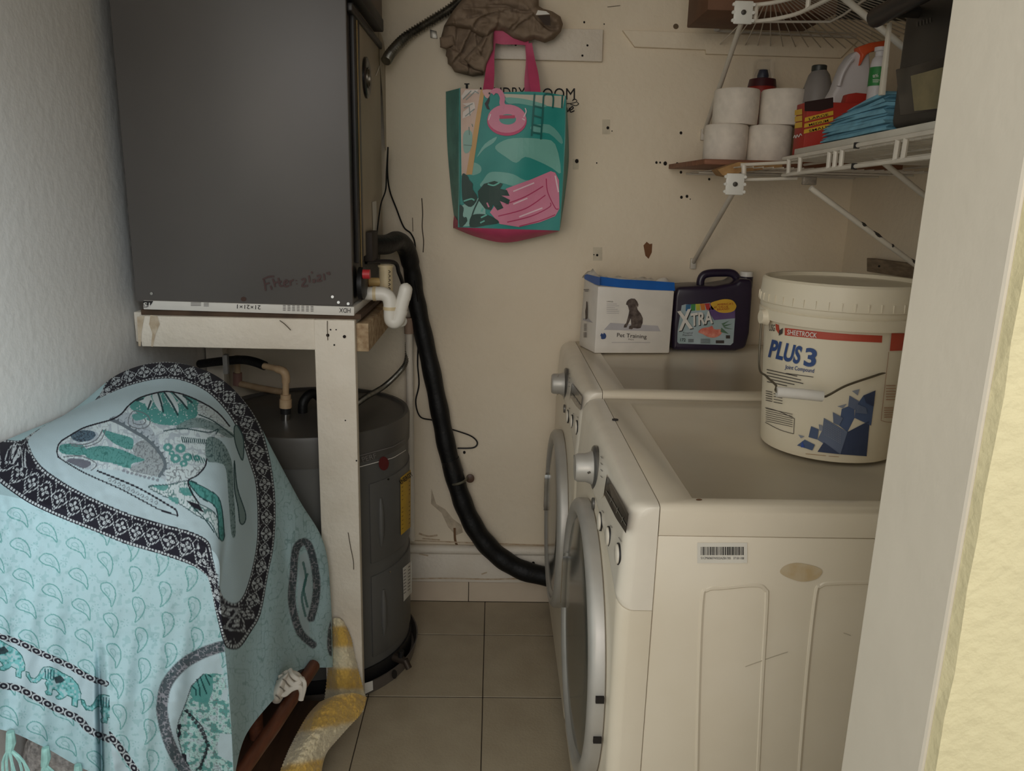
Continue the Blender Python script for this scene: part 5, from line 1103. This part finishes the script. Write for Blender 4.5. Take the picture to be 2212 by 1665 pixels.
# ---- the print
mint, ivory, tealp, tealk, navy, dotw, greyi = [np.array(lin(c)) for c in ((168, 196, 202), (174, 194, 201), (76, 142, 138), (40, 98, 94), (27, 26, 38), (196, 204, 208), (104, 110, 116))]
C = np.broadcast_to(mint, (len(U), 3)).copy()
def put(m, c, a=1.0): C[m] = C[m]*(1-a)+c*a
def sub(x0, y0, x1, y1): return np.where((U > x0) & (U < x1) & (Vv > y0) & (Vv < y1) & ~hid)[0]
def pfill(poly, c, a=1.0, extra=None):
    pa = np.array(poly); i = sub(pa[:, 0].min(), pa[:, 1].min(), pa[:, 0].max(), pa[:, 1].max()); m = inpoly(U[i], Vv[i], poly)
    if extra is not None: m &= extra(i)
    put(i[m], c, a); return i[m]
def pstroke(pl, w, c, a=1.0, closed=False, extra=None):
    pa = np.array(pl); i = sub(pa[:, 0].min()-w, pa[:, 1].min()-w, pa[:, 0].max()+w, pa[:, 1].max()+w)
    if len(i) == 0: return
    d, s_ = pdist(U[i], Vv[i], pl, closed); m = d < w/2
    if extra is not None: m &= extra(i)
    put(i[m], c, a)
# faint ground: speckle and scribbles
ns = noise2(U, Vv, .16, 11); put(np.where((ns > .72) & (Vv > 1100) & isF)[0], tealp, .22)
side = TC > 6.2
nz = noise2(U*1.6, Vv, .075, 13); put(np.where(side & (np.abs(nz-.5) < .035))[0], tealk, .32); nz = noise2(U*1.6, Vv, .11, 17); put(np.where(side & (np.abs(nz-.45) < .03))[0], tealk, .22)
# paisleys
def pais(cx, cy, s_, ang):
    o_ = [(-21, -7), (-12, -16), (2, -15), (13, -6), (19, 6), (21, 17), (12, 9), (0, 6), (-12, 4), (-20, -1)]; ca, sa = math.cos(ang), math.sin(ang)
    return [tuple(q) for q in spline([(cx+s_*(x*ca-y*sa), cy+s_*(x*sa+y*ca)) for x, y in o_], 3, True)]
fr_only = lambda i: isF[i]
for i in range(-6, 8):
    for j in range(-8, 22):
        cx, cy = 108+i*120+j*63-120*math.floor(j/2), 1215+j*33
        if not (-60 < cx < 500 and 1090 < cy < 1700): continue
        a = .15+min(1, max(0, (cx-150)/160))*1.0
        pl_ = pais(cx, cy, 1.12, a)
        pstroke(pl_, 2.4, tealp, .8, True, fr_only); pstroke(pais(cx-2, cy-3, .42, a), 1.5, tealp, .5, True, fr_only)
        for k in range(7): pstroke([(cx+30+6*math.cos(k*.9), cy-2+6*math.sin(k*.9)), (cx+30+8.5*math.cos(k*.9), cy-2+8.5*math.sin(k*.9))], 1.4, tealp, .45, False, fr_only)
# the large oval band
zA = lambda l: [(x*.3436, 760+y*.3436) for x, y in l]
outer = spline([(-60, 940), (34, 952), (65, 938), (120, 905), (203, 866), (240, 811), (292, 788), (361, 779), (430, 790), (491, 822), (536, 871), (564, 921), (585, 1000), (595, 1086), (592, 1172), (579, 1241), (563, 1326), (540, 1368), (519, 1398), (500, 1402), (484, 1390), (468, 1330), (452, 1255), (438, 1236), (412, 1220), (344, 1196), (275, 1176), (206, 1148), (137, 1121), (69, 1090), (21, 1059), (-20, 1028), (-70, 990)], 4, True)
inner = spline([(64, 945), (66, 970), (79, 994), (103, 1018), (155, 1052), (223, 1086), (292, 1114), (361, 1134), (412, 1148), (450, 1169), (460, 1207), (470, 1250), (482, 1289), (506, 1303), (526, 1285), (544, 1230), (556, 1155), (553, 1052), (539, 1000), (515, 932), (488, 887), (447, 846), (395, 822), (344, 818), (275, 834), (206, 864), (120, 905)], 4, True)
outer = [tuple(q) for q in outer]; inner = [tuple(q) for q in inner]
ii = pfill(outer, navy)
ti = pfill(inner, ivory)
band = ii[~inpoly(U[ii], Vv[ii], inner)]
do, so = pdist(U[band], Vv[band], outer, True); di, si = pdist(U[band], Vv[band], inner, True)
t = do/(do+di+1e-6); w_ = do+di
sv = so
m = (t > .03) & (t < .10) & (np.mod(sv, 7) < 4.4); put(band[m], dotw, .85)
m = (t > .90) & (t < .96) & (np.mod(si, 7) < 4.4); put(band[m], dotw, .85)
ph = 2*math.pi*sv/74
dash = np.mod(sv+t*20, 5) < 3.2
for amp, o_ in ((.27, 0), (.27, math.pi)):
    m = (np.abs(t-.5-amp*np.sin(ph+o_)) < .034) & dash; put(band[m], dotw, .8)
m = (np.abs(t-.5-.36*np.sin(ph*2+1.2)) < .026) & dash; put(band[m], dotw, .7)
fl_ = np.mod(sv, 37)-18.5; tv = (t-.5)*w_
pet = np.hypot(np.abs(fl_)-7, tv*1.6); m = np.abs(pet-4.2) < 1.1; put(band[m], dotw, .75)
pet = np.hypot(fl_*1.6, np.abs(tv)-7); m = np.abs(pet-3.6) < 1.0; put(band[m], dotw, .75)
m = np.hypot(np.abs(fl_)-7, tv) < 1.8; put(band[m], dotw, .9)
m = np.hypot(fl_, np.abs(tv)-7) < 1.8; put(band[m], dotw, .9)
# elephant
zB = lambda l: [(96+x*.4166, 762+y*.4166) for x, y in l]
sB = lambda l, c=True: [tuple(q) for q in spline(zB(l), 4, c)]
lilac, pale, tgrey, dteal = [np.array(lin(c)) for c in ((158, 170, 180), (190, 204, 208), (116, 138, 138), (34, 66, 70))]
def lines_on(q_, sc, seed, c_, a, w=.06):
    if len(q_): nn = noise2(U[q_], Vv[q_], sc, seed); put(q_[np.abs(nn-.5) < w], c_, a)
body_ = [(65, 510), (80, 465), (130, 430), (200, 390), (280, 365), (350, 345), (400, 315), (440, 270), (490, 235), (560, 212), (630, 200), (700, 210), (770, 235), (850, 275), (910, 320), (960, 380), (985, 430), (900, 440), (850, 460), (840, 550), (830, 590), (790, 635), (740, 662), (650, 680), (600, 645), (500, 640), (400, 612), (300, 602), (200, 600), (110, 565), (72, 540)]
q_ = pfill(sB(body_), pale); lines_on(q_, .16, 21, greyi, .5, .05); lines_on(q_, .09, 22, lilac, .8, .12)
q_ = pfill(sB([(330, 350), (450, 380), (540, 440), (600, 500), (560, 400), (480, 330), (420, 310)]), lilac, .8); lines_on(q_, .22, 24, greyi, .7)
q_ = pfill(sB([(440, 270), (520, 225), (600, 203), (700, 212), (790, 245), (800, 290), (780, 340), (720, 370), (640, 375), (560, 360), (490, 320)]), tealp); nn = noise2(U[q_], Vv[q_], .38, 31); put(q_[nn > .82], pale, .8)
for l in ([(515, 240), (545, 222), (562, 255), (540, 292)], [(560, 218), (596, 209), (614, 268), (602, 302), (572, 262)], [(618, 204), (655, 209), (692, 270), (692, 312), (652, 268)], [(662, 208), (722, 222), (742, 276), (712, 262)], [(490, 250), (515, 236), (520, 262)]): pfill(sB(l), pale)
for l in ([(590, 208), (604, 255), (616, 305)], [(622, 205), (660, 262), (692, 322)], [(667, 208), (708, 248), (742, 290)], [(552, 250), (537, 292)], [(720, 222), (765, 256)], [(480, 248), (510, 238)]): pstroke(zB(l), 4, dteal)
q_ = pfill(sB([(800, 262), (870, 292), (950, 368), (930, 372), (840, 332), (800, 322)]), pale); lines_on(q_, .2, 33, greyi, .8)
q_ = pfill(sB([(690, 375), (790, 335), (900, 372), (985, 425), (955, 440), (880, 405), (780, 388), (700, 400)]), tgrey, .9); lines_on(q_, .18, 34, dteal, .6)
pstroke(sB([(800, 320), (870, 350), (940, 400), (990, 440)], False), 2.4, dteal)
pstroke(sB([(620, 405), (720, 392), (850, 412), (900, 395), (890, 420)], False), 2.4, dteal)
# ear with its scalloped edge
for l in ([(300, 400), (380, 420), (450, 440), (462, 470), (442, 502), (350, 462)], [(210, 502), (300, 482), (400, 502), (470, 532), (522, 556), (455, 574), (440, 600), (350, 572), (230, 547)], [(80, 480), (140, 470), (200, 480), (220, 520), (180, 530), (90, 520)]):
    q_ = pfill(sB(l), tealp, .95); lines_on(q_, .2, 36, tealk, .7)
q_ = pfill(sB([(462, 482), (520, 450), (582, 500), (617, 570), (600, 632), (520, 632), (442, 602), (520, 556), (470, 532)]), np.array(lin((150, 160, 164)))); lines_on(q_, .26, 38, greyi, .8, .09)
edge_ = sB([(345, 345), (400, 370), (460, 405), (520, 440), (575, 490), (615, 545), (625, 590), (595, 640)], False)
pstroke(edge_, 7, np.array(lin((92, 104, 112))), .95)
for k in range(0, len(edge_)-2, 2):
    a, b = np.array(edge_[k]), np.array(edge_[k+1]); n_ = np.array([b[1]-a[1], a[0]-b[0]]); n_ /= np.hypot(*n_)+1e-9; m_ = (a+b)/2
    pfill([tuple(a+n_*2), tuple(m_+n_*10), tuple(b+n_*2)], np.array(lin((92, 104, 112))), .95)
pfill(sB([(200, 430), (240, 405), (280, 420), (262, 455), (210, 458)]), lilac, .9)
q_ = pfill(sB([(135, 430), (185, 402), (250, 405), (265, 430), (230, 455), (170, 460)]), np.array(lin((72, 96, 112))), .95); lines_on(q_, .3, 40, navy, .7, .12)
pstroke(sB([(130, 470), (200, 475), (270, 450), (300, 400)], False), 2.4, greyi); pstroke(sB([(140, 480), (215, 486), (290, 455), (318, 395)], False), 2.0, greyi)
q_ = pfill(sB([(115, 560), (150, 545), (230, 560), (240, 580), (200, 600), (140, 585)]), np.array(lin((96, 98, 110))), .95); pstroke(sB([(100, 540), (190, 535), (270, 575), (240, 612)], False), 2.4, greyi)
for l in ([(470, 300), (440, 330), (440, 375), (500, 392), (545, 370), (535, 325)], [(480, 315), (460, 340), (465, 365), (505, 372), (525, 350)]): pstroke(sB(l), 2.2, greyi, .95, True)
pfill(sB([(455, 320), (500, 318), (520, 340), (470, 350)]), tealp, .9)
# flower, comb, belly
for x, y, r in ((640, 490, 22), (705, 495, 24), (680, 548, 24), (742, 540, 22), (722, 574, 18), (660, 520, 14), (790, 545, 16)): pfill(zB(disc(x, y, r*1.15, r, 14)), tealp, .95); pfill(zB(disc(x, y, r*.4, r*.4, 8)), pale, .9)
for k in range(6): pstroke(zB([(755+k*14, 525+k*4), (770+k*14, 560+k*3)]), 2.4, tealk, .8)
pfill(sB([(695, 440), (760, 432), (850, 448), (855, 466), (780, 468), (710, 452)]), pale)
for k in range(13): pstroke(zB([(712+k*10.5, 436+k*1.2), (718+k*10.5, 464+k*.6)]), 2.2, dteal)
q_ = pfill(sB([(640, 600), (720, 590), (820, 590), (780, 640), (720, 660), (640, 670)]), pale); lines_on(q_, .16, 42, greyi, .8, .08)
for k in range(9): pfill(zB(disc(410+k*22, 612+k*6, 9, 8, 8)), np.array(lin((112, 116, 126))), .8)
# legs, tail
q_ = pfill(sB([(845, 440), (920, 460), (970, 560), (980, 700), (992, 930), (970, 940), (955, 760), (940, 600), (900, 570), (840, 555)]), tgrey); lines_on(q_, .24, 44, dteal, .75, .09)
q_ = pfill(sB([(985, 560), (1000, 700), (1042, 830), (1036, 882), (1014, 880), (1004, 800), (985, 700)]), tgrey); pstroke(sB([(985, 560), (1000, 700), (1042, 830), (1036, 882), (1014, 880), (1004, 800), (985, 700)]), 2.4, dteal, 1, True)
tl_ = [(985, 385), (1002, 380), (1032, 450), (1028, 556), (1000, 500), (985, 440)]; pfill(sB(tl_), tgrey); pstroke(sB(tl_), 2.4, dteal, 1, True)
l1 = [(540, 692), (650, 682), (742, 665), (762, 720), (802, 780), (882, 830), (935, 940), (905, 965), (862, 882), (790, 842), (700, 782), (600, 732)]; q_ = pfill(sB(l1), pale); lines_on(q_, .17, 46, tealk, .8, .1); pstroke(sB(l1), 2.2, dteal, .9, True)
l2 = [(745, 662), (850, 710), (912, 770), (932, 955), (906, 955), (890, 805), (805, 745)]; q_ = pfill(sB(l2), tealp); lines_on(q_, .2, 48, tealk, .8, .1); pstroke(sB(l2), 2.4, dteal, 1, True)
for l in ([(560, 690), (640, 690), (620, 715)], [(700, 700), (760, 705), (770, 740), (720, 735)], [(640, 750), (690, 752), (690, 785)]): pfill(sB(l), tealp, .9)
pfill(zB([(735, 765), (802, 785), (826, 826), (770, 802)]), navy)
pstroke(sB([(770, 800), (830, 860), (880, 930)], False), 2.4, dteal)
# trunk
tk = [(110, 562), (200, 600), (275, 618), (350, 648), (470, 696), (560, 744), (640, 792), (682, 820), (690, 845), (660, 834), (600, 814), (520, 772), (400, 708), (300, 662), (180, 605)]; q_ = pfill(sB(tk), ivory)
for k in range(11): pstroke([tuple(q) for q in spline(zB([(330+k*24, 655+k*12), (342+k*24, 648+k*12), (346+k*24, 662+k*12), (336+k*24, 664+k*12)]), 3)], 1.8, greyi, .9)
pstroke(sB([(275, 612), (350, 642), (470, 692), (560, 740), (640, 788), (682, 815), (690, 845)], False), 3.6, navy)
pstroke(sB([(72, 540), (110, 566), (200, 618), (300, 664), (400, 708), (520, 772), (600, 814), (660, 834), (690, 845)], False), 2.8, navy)
pstroke(sB([(72, 540), (65, 510), (80, 465), (130, 430), (200, 390), (280, 365), (350, 345), (400, 315), (440, 270), (490, 235), (560, 212), (630, 200), (700, 210), (770, 235), (850, 275), (910, 320), (960, 380)], False), 3.2, navy)
pstroke(sB([(842, 550), (832, 590), (792, 635), (745, 664), (762, 720), (800, 780)], False), 3.2, navy)
# small medallions
def ring_(pl, w, ex=None):
    pa = np.array(pl); i = sub(pa[:, 0].min()-w, pa[:, 1].min()-w, pa[:, 0].max()+w, pa[:, 1].max()+w); d, s_ = pdist(U[i], Vv[i], pl); m = d < w/2
    if ex is not None: m &= ex(i)
    put(i[m], navy, .86); nn = noise2(U[i], Vv[i], .2, 41); m2 = m & (np.abs(nn-.5) < .085); put(i[m2], np.array(lin((150, 150, 158))), .75); m3 = (d > w/2) & (d < w/2+1.6)
    if ex is not None: m3 &= ex(i)
    put(i[m3], greyi, .5)
zM = lambda l: [(330+x*.1711, 1380+y*.1711) for x, y in l]
fin = zM([(820, 140), (600, 200), (370, 330), (170, 560), (120, 850), (140, 1100), (240, 1350), (330, 1530), (420, 1680), (1010, 1680), (1005, 1200), (940, 640)])
pfill(fin, ivory, 1, fr_only)
mel = zM([(640, 440), (770, 430), (890, 450), (940, 640), (1000, 1200), (1010, 1700), (520, 1700), (370, 1440), (300, 1160), (330, 1030), (420, 800), (490, 590)])
q_ = pfill(mel, np.array(lin((164, 200, 198))), 1, fr_only); nn = noise2(U[q_], Vv[q_], .16, 43); n4 = noise2(U[q_], Vv[q_], .28, 47)
put(q_[nn > .6], tealp, .9); put(q_[(nn < .28)], ivory, .9); put(q_[np.abs(n4-.5) < .06], greyi, .7)
pfill(zM([(490, 600), (640, 450), (760, 440), (760, 650), (700, 810), (540, 790), (470, 700)]), tealp, .95, fr_only)
pfill(zM([(840, 1190), (1000, 1200), (1005, 1560), (820, 1470)]), ivory, 1, fr_only); pfill(zM([(850, 760), (890, 640), (950, 630), (945, 790)]), ivory, 1, fr_only)
for l in ([(560, 510), (590, 620), (600, 720)], [(600, 480), (640, 590), (680, 690)], [(660, 450), (690, 520), (720, 580)], [(500, 600), (545, 640), (545, 710)], [(700, 450), (735, 475)]): pstroke(zM(l), 3, np.array(lin((20, 70, 72))), 1, False, fr_only)
pstroke(zM([(640, 440), (490, 590), (420, 800), (330, 1030), (300, 1160), (370, 1440)]), 2, navy, .9, False, fr_only); pstroke(zM([(400, 900), (500, 970), (620, 1100), (680, 1250), (680, 1450), (600, 1600), (540, 1665)]), 2.4, navy, .9, False, fr_only)
for k in range(16):
    a = k/15; px_ = np.interp(a, (0, .3, .6, 1), (430, 600, 700, 600)); py_ = 910+a*720; pfill([(x, y) for x, y in zip(*[np.array(q) for q in zip(*zM(disc(px_, py_, 24, 28, 8)))])], navy, .9, fr_only)
pfill(zM([(310, 1080), (350, 1070), (365, 1100), (345, 1150), (360, 1200), (340, 1240), (310, 1240), (325, 1160)]), navy, 1, fr_only)
pfill(zM([(360, 1450), (400, 1440), (430, 1480), (425, 1540), (465, 1600), (450, 1620), (395, 1530), (365, 1490)]), navy, 1, fr_only)
ring_([tuple(q) for q in spline(zM([(900, 90), (800, 115), (600, 190), (365, 335), (180, 560), (120, 800), (125, 980), (190, 1250), (290, 1480), (420, 1690)]), 5)], 23, fr_only)
sd_only = lambda i: (TC[i] > 6) & ~isF[i]
pfill([(648, 1200), (662, 1190), (672, 1230), (674, 1290), (666, 1330), (668, 1380), (650, 1350), (642, 1290)], ivory, .95, sd_only)
for l in ([(655, 1215), (661, 1250), (652, 1290), (660, 1330)], [(664, 1240), (656, 1270), (664, 1310)]): pstroke([tuple(q) for q in spline(l, 4)], 5, tealk, .8, False, sd_only)
ring_([tuple(q) for q in spline([(676, 1392), (650, 1368), (636, 1330), (630, 1290), (634, 1240), (636, 1205), (642, 1180), (656, 1170), (668, 1180), (678, 1215), (684, 1260), (681, 1300), (672, 1335)], 5)], 15, sd_only)
ring_([tuple(q) for q in spline([(722, 1335), (714, 1360), (712, 1395), (716, 1412)], 4)], 9, sd_only)
# elephant border at the lower left
zE = lambda l: [(x*.1892, 1350+y*.1892) for x, y in l]
up_ = zE([(-300, 60), (0, 130), (200, 190), (400, 290), (600, 380), (800, 470), (1000, 590), (1210, 668)]); dn_ = zE([(-300, 660), (0, 690), (200, 720), (400, 820), (600, 930), (800, 1020), (920, 1085), (1010, 1190), (1250, 1310)])
exl = lambda i: isF[i] & (U[i] < 237)
pfill(up_+dn_[::-1], ivory, 1, exl)
def scal(pl, w, ex):
    pl = [tuple(q) for q in spline(pl, 5)]; pa = np.array(pl); i = sub(pa[:, 0].min()-w, pa[:, 1].min()-w, pa[:, 0].max()+w, pa[:, 1].max()+w); d, s_ = pdist(U[i], Vv[i], pl); m = (d < w/2) & ex(i)
    put(i[m], navy, 1); x_ = np.mod(s_, 26)/26-.5; r_ = np.hypot(x_*2.2, d/w*2*.9); m2 = m & (np.abs(r_-.9) < .14); put(i[m2], dotw, .8); m3 = m & (r_ < .28); put(i[m3], dotw, .7)
scal(up_, 13, exl); scal(dn_, 15, exl)
exr = lambda i: isF[i] & (U[i] > 236)
pfill(zE([(1255, 1330), (1400, 1560), (1500, 1700), (1330, 1700), (1290, 1560)]), ivory, 1, exr); scal(zE([(1240, 1250), (1330, 1350), (1420, 1470), (1560, 1680), (1640, 1800)]), 15, exr)
eb = [(500, 480), (560, 475), (640, 500), (720, 550), (820, 600), (890, 680), (925, 780), (920, 850), (885, 860), (880, 935), (820, 915), (825, 830), (770, 800), (730, 830), (690, 850), (640, 840), (640, 810), (680, 790), (640, 740), (600, 730), (590, 800), (530, 795), (515, 760), (545, 740), (515, 660), (540, 620), (480, 610), (420, 660), (350, 650), (300, 580), (295, 530), (330, 540), (350, 600), (400, 610), (440, 570), (470, 510)]
for dx, dy_ in ((0, 0), (-640, -330), (632, 318)):
    pl_ = zE([(x+dx, y+dy_) for x, y in eb]); q_ = pfill(pl_, np.array(lin((112, 176, 178))), 1, exl)
    if len(q_): nn = noise2(U[q_], Vv[q_], .22, 51); put(q_[nn > .62], ivory, .7); put(q_[nn < .25], tealk, .6)
    pstroke(pl_, 1.8, tealk, 1, True, exl)
    for k in range(4): pstroke(zE([(515+k*34+dx, 500+k*6+dy_), (520+k*30+dx, 600+k*8+dy_)]), 2.4, np.array(lin((24, 78, 84))), 1, False, exl)
    pfill(zE([(610+dx, 600+dy_), (690+dx, 570+dy_), (740+dx, 630+dy_), (690+dx, 660+dy_), (640+dx, 665+dy_)]), navy, .9, exl)
# wrinkle lines woven in
thr = thing('printed_throw', (-.7, 1.5, 0), 'mint green elephant print throw draped over a chair by the left wall', 'throw')
clothm = Mattr('printed_cotton', .9, .12, 500)
npmesh('cloth', np.concatenate([vt, vf]), np.concatenate([gridfaces(NR, NCt), gridfaces(n3, n1, len(vt))]), clothm, thr, C, weld=.00002)
# knotted tassels on the hem
tas = M('mint_tassel', (164, 212, 204), .9, var=.1, scale=60)
random.seed(11)
for (u, v, Y) in ((22, 1580, 1.15), (98, 1614, 1.19), (168, 1652, 1.21)):
    p = P(u, v, Y=Y); mb = MB()
    mb.tube([p, p+Vector((.0, -.002, -.02)), p+Vector((-.004, -.003, -.035))], [.006, .008, .006], 8)
    for k in range(7): mb.tube(tubepath([p+Vector((-.004, -.003, -.03)), p+Vector((-.012+.006*k-.01*random.random(), -.004, -.055)), p+Vector((-.022+.008*k, -.004+.004*random.random(), -.085-.015*random.random()))], 3), .0022, 5)
    mb.build('tassel', tas, thr)
# ------------------------------------------------------------ chair under the throw
cw_ = Mwood('red_brown_wood', (112, 66, 46), (84, 48, 34), 6, (14, 2, 14), .4)
chd = thing('wooden_chair', (-.7, 1.55, 0), 'brown wooden chair with a low side rail hidden under the printed throw', 'chair')
MB().box(-.9, -.535, 1.36, 1.78, .58, .68).build('seat', cw_, chd, bevel=.02)
MB().box(-.88, -.62, 1.765, 1.80, .55, .9).build('backrest', cw_, chd, bevel=.015)
for (x, y) in ((-.89, 1.37), (-.585, 1.37), (-.89, 1.75), (-.585, 1.75)): MB().tube([(x, y, 0), (x, y, .6)], [.018, .022], 10).build('leg', cw_, chd)
ra, rb2 = P(668, 1462, Z=.235), P(497, 1700, Z=.235)
MB().tube([ra+Vector((0, .05, 0)), ra.lerp(rb2, .5), rb2], .0165, 14).build('side_rail', cw_, chd)
MB().box(-.9, -.445, 1.45, 1.90, .05, .066).build('foot_board', Mwood('dark_brown_board', (86, 62, 46), (70, 50, 37), 5, (14, 2, 14), .45), chd, bevel=.003)
for (x, y) in ((-.88, 1.48), (-.88, 1.86), (-.47, 1.48), (-.47, 1.86)): MB().box(x-.015, x+.015, y-.015, y+.015, 0, .05).build('foot', cw_, chd)
# ------------------------------------------------------------ white sandal hooked over the rail
foamw = M('white_foam_rubber', (216, 208, 196), .5, var=.04)
cg = P(618, 1486, Z=.26); sn = thing('white_sandal', cg-Vector((0, 0, .03)), 'white slotted rubber sandal wedged on the chair rail below the throw', 'sandal')
def sp2(l): return [P(u, v, Y=y) for u, v, y in l]
def strap2(pts, w, name='strap'):
    pth = tubepath(sp2(pts), 6); mb = MB(); rg = []
    for i, p in enumerate(pth):
        t_ = (pth[min(i+1, len(pth)-1)]-pth[max(i-1, 0)]).normalized(); n_ = t_.cross(Vector((.25, -.9, .35))).normalized(); q_ = t_.cross(n_).normalized()
        rg.append([p+n_*w*math.cos(a)+q_*.0035*math.sin(a) for a in np.linspace(0, 2*math.pi, 9)[:-1]])
    mb.loft(rg).build(name, foamw, sn)
yS = 1.60
strap2([(626, 1446, yS+.02), (632, 1458, yS), (642, 1466, yS-.005), (652, 1466, yS+.005)], .0055)
strap2([(618, 1450, yS+.02), (622, 1466, yS), (634, 1478, yS-.01), (648, 1472, yS-.004), (656, 1466, yS+.01)], .006)
strap2([(606, 1458, yS+.01), (611, 1476, yS-.006), (624, 1489, yS-.014), (640, 1482, yS-.01), (650, 1474, yS)], .006)
strap2([(597, 1470, yS), (601, 1488, yS-.01), (613, 1500, yS-.016), (630, 1488, yS-.014), (646, 1484, yS-.01), (652, 1496, yS-.006), (650, 1512, yS-.004)], .0062)
strap2([(648, 1464, yS), (657, 1472, yS-.008), (658, 1486, yS-.008), (653, 1506, yS-.004)], .0045)
inflate('sole', [(586, 1504), (592, 1480), (606, 1456), (622, 1446), (646, 1452), (656, 1470), (650, 1490), (632, 1488), (616, 1500), (604, 1518), (590, 1518)], yS+.03, .012, 12, foamw, sn, 2)
inflate('vamp', [(584, 1500), (590, 1484), (600, 1468), (614, 1456), (624, 1452), (618, 1470), (616, 1486), (612, 1502), (602, 1516), (590, 1516)], yS, .03, 16, foamw, sn, 2)
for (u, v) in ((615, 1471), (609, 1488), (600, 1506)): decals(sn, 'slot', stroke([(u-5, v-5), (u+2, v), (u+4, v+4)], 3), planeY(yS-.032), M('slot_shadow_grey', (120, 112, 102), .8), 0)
# ------------------------------------------------------------ yellow striped towel
yel, cream = np.array(lin((212, 172, 84))), np.array(lin((226, 212, 178)))
def towel(name, ctrl, nr_, nc_, stripes, seed):
    A = patch(np.array(ctrl, float), nr_, nc_); u, v = A[..., 0], A[..., 1]
    A[..., 2] += .006*(noise2(u, v, .14, seed)-.5)+.004*(noise2(u, v, .4, seed+1)-.5)
    # ragged pile along the border
    for e, sgn in ((0, -1), (nc_-1, 1)): A[:, e, 0] += 1.4*sgn*np.sin(np.arange(nr_)*2.1)
    s_ = stripes(u, v)+.25*(noise2(u, v, .08, seed+2)-.5); f = 1/(1+np.exp(-s_*7)); k = (.88+.2*noise2(u, v, .5, seed+4))[..., None]
    Cc = (yel*f[..., None]+cream*(1-f[..., None]))*k
    return unproj(A).reshape(-1, 3), gridfaces(nr_, nc_), Cc.reshape(-1, 3)
tw = thing('striped_towel', (-.42, 1.85, 0), 'fluffy yellow and cream striped towel slumped at the foot of the post', 'towel')
tm = Mattr('terry_cloth', .95, .35, 260, .3)
for nm, ctl, a, b, f_, sd_ in (
    ('hanging_fold', [[(719, 1336, 1.93), (726, 1334, 1.925), (734, 1336, 1.925), (742, 1342, 1.93)], [(717, 1372, 1.93), (730, 1368, 1.91), (746, 1370, 1.91), (758, 1378, 1.93)], [(712, 1420, 1.93), (730, 1418, 1.90), (752, 1418, 1.90), (768, 1424, 1.93)], [(706, 1468, 1.93), (730, 1466, 1.885), (756, 1466, 1.89), (780, 1470, 1.925)], [(700, 1515, 1.92), (728, 1512, 1.87), (758, 1508, 1.88), (790, 1505, 1.92)]], 90, 50, lambda u, v: np.sin((v-1352)/14.5*1.0)*1.2, 61),
    ('flap', [[(690, 1516, 1.80), (712, 1506, 1.79), (740, 1498, 1.80), (768, 1497, 1.82), (792, 1506, 1.86)], [(664, 1545, 1.74), (692, 1534, 1.72), (722, 1530, 1.74), (752, 1532, 1.77), (782, 1538, 1.81)], [(638, 1590, 1.68), (668, 1585, 1.65), (694, 1580, 1.66), (722, 1580, 1.70), (750, 1574, 1.75)], [(618, 1632, 1.62), (645, 1630, 1.60), (670, 1628, 1.61), (696, 1628, 1.65), (716, 1612, 1.70)], [(596, 1690, 1.55), (625, 1692, 1.54), (655, 1690, 1.56), (690, 1688, 1.60), (694, 1640, 1.66)]], 110, 90, lambda u, v: np.sin((v+.18*(u-690)-1508)/21.0)*1.3, 71)):
    vv_, ff_, cc_ = towel(nm, ctl, a, b, f_, sd_); npmesh(nm, vv_, ff_, tm, tw, cc_)
# black basket under the towel, cushion under the throw
bkt = thing('black_basket', (-.49, 1.72, 0), 'black plastic basket mostly hidden under the striped towel', 'basket')
MB().lathe((-.475, 1.68, 0), [(0, .0), (.06, .0), (.064, .006), (.07, .04), (.066, .042), (.06, .01), (0, .008)], 40, cap=False).build('tub', black, bkt)
MB().lathe((-.475, 1.68, 0), [(.068, .036), (.073, .037), (.073, .043), (.068, .044)], 40, cap=False).build('rim', black, bkt)
knit = M('grey_knit', (176, 170, 166), .95, scale=120, c2=(120, 116, 114), bump=.5, bscale=160)
cu = MB(); rg = []
for i in range(13):
    ph_ = math.pi*i/12; rg.append([Vector((-.80+.11*math.copysign(abs(math.cos(a))**.7, math.cos(a))*math.sin(ph_)**.6, 1.34+.06*math.copysign(abs(math.sin(a))**.8, math.sin(a))*math.sin(ph_)**.6, .235-.2*math.cos(ph_))) for a in np.linspace(0, 2*math.pi, 29)[:-1]])
cu.loft(rg).build('knit_cushion', knit, label='light grey knitted cushion showing below the throw hem', cat='cushion')
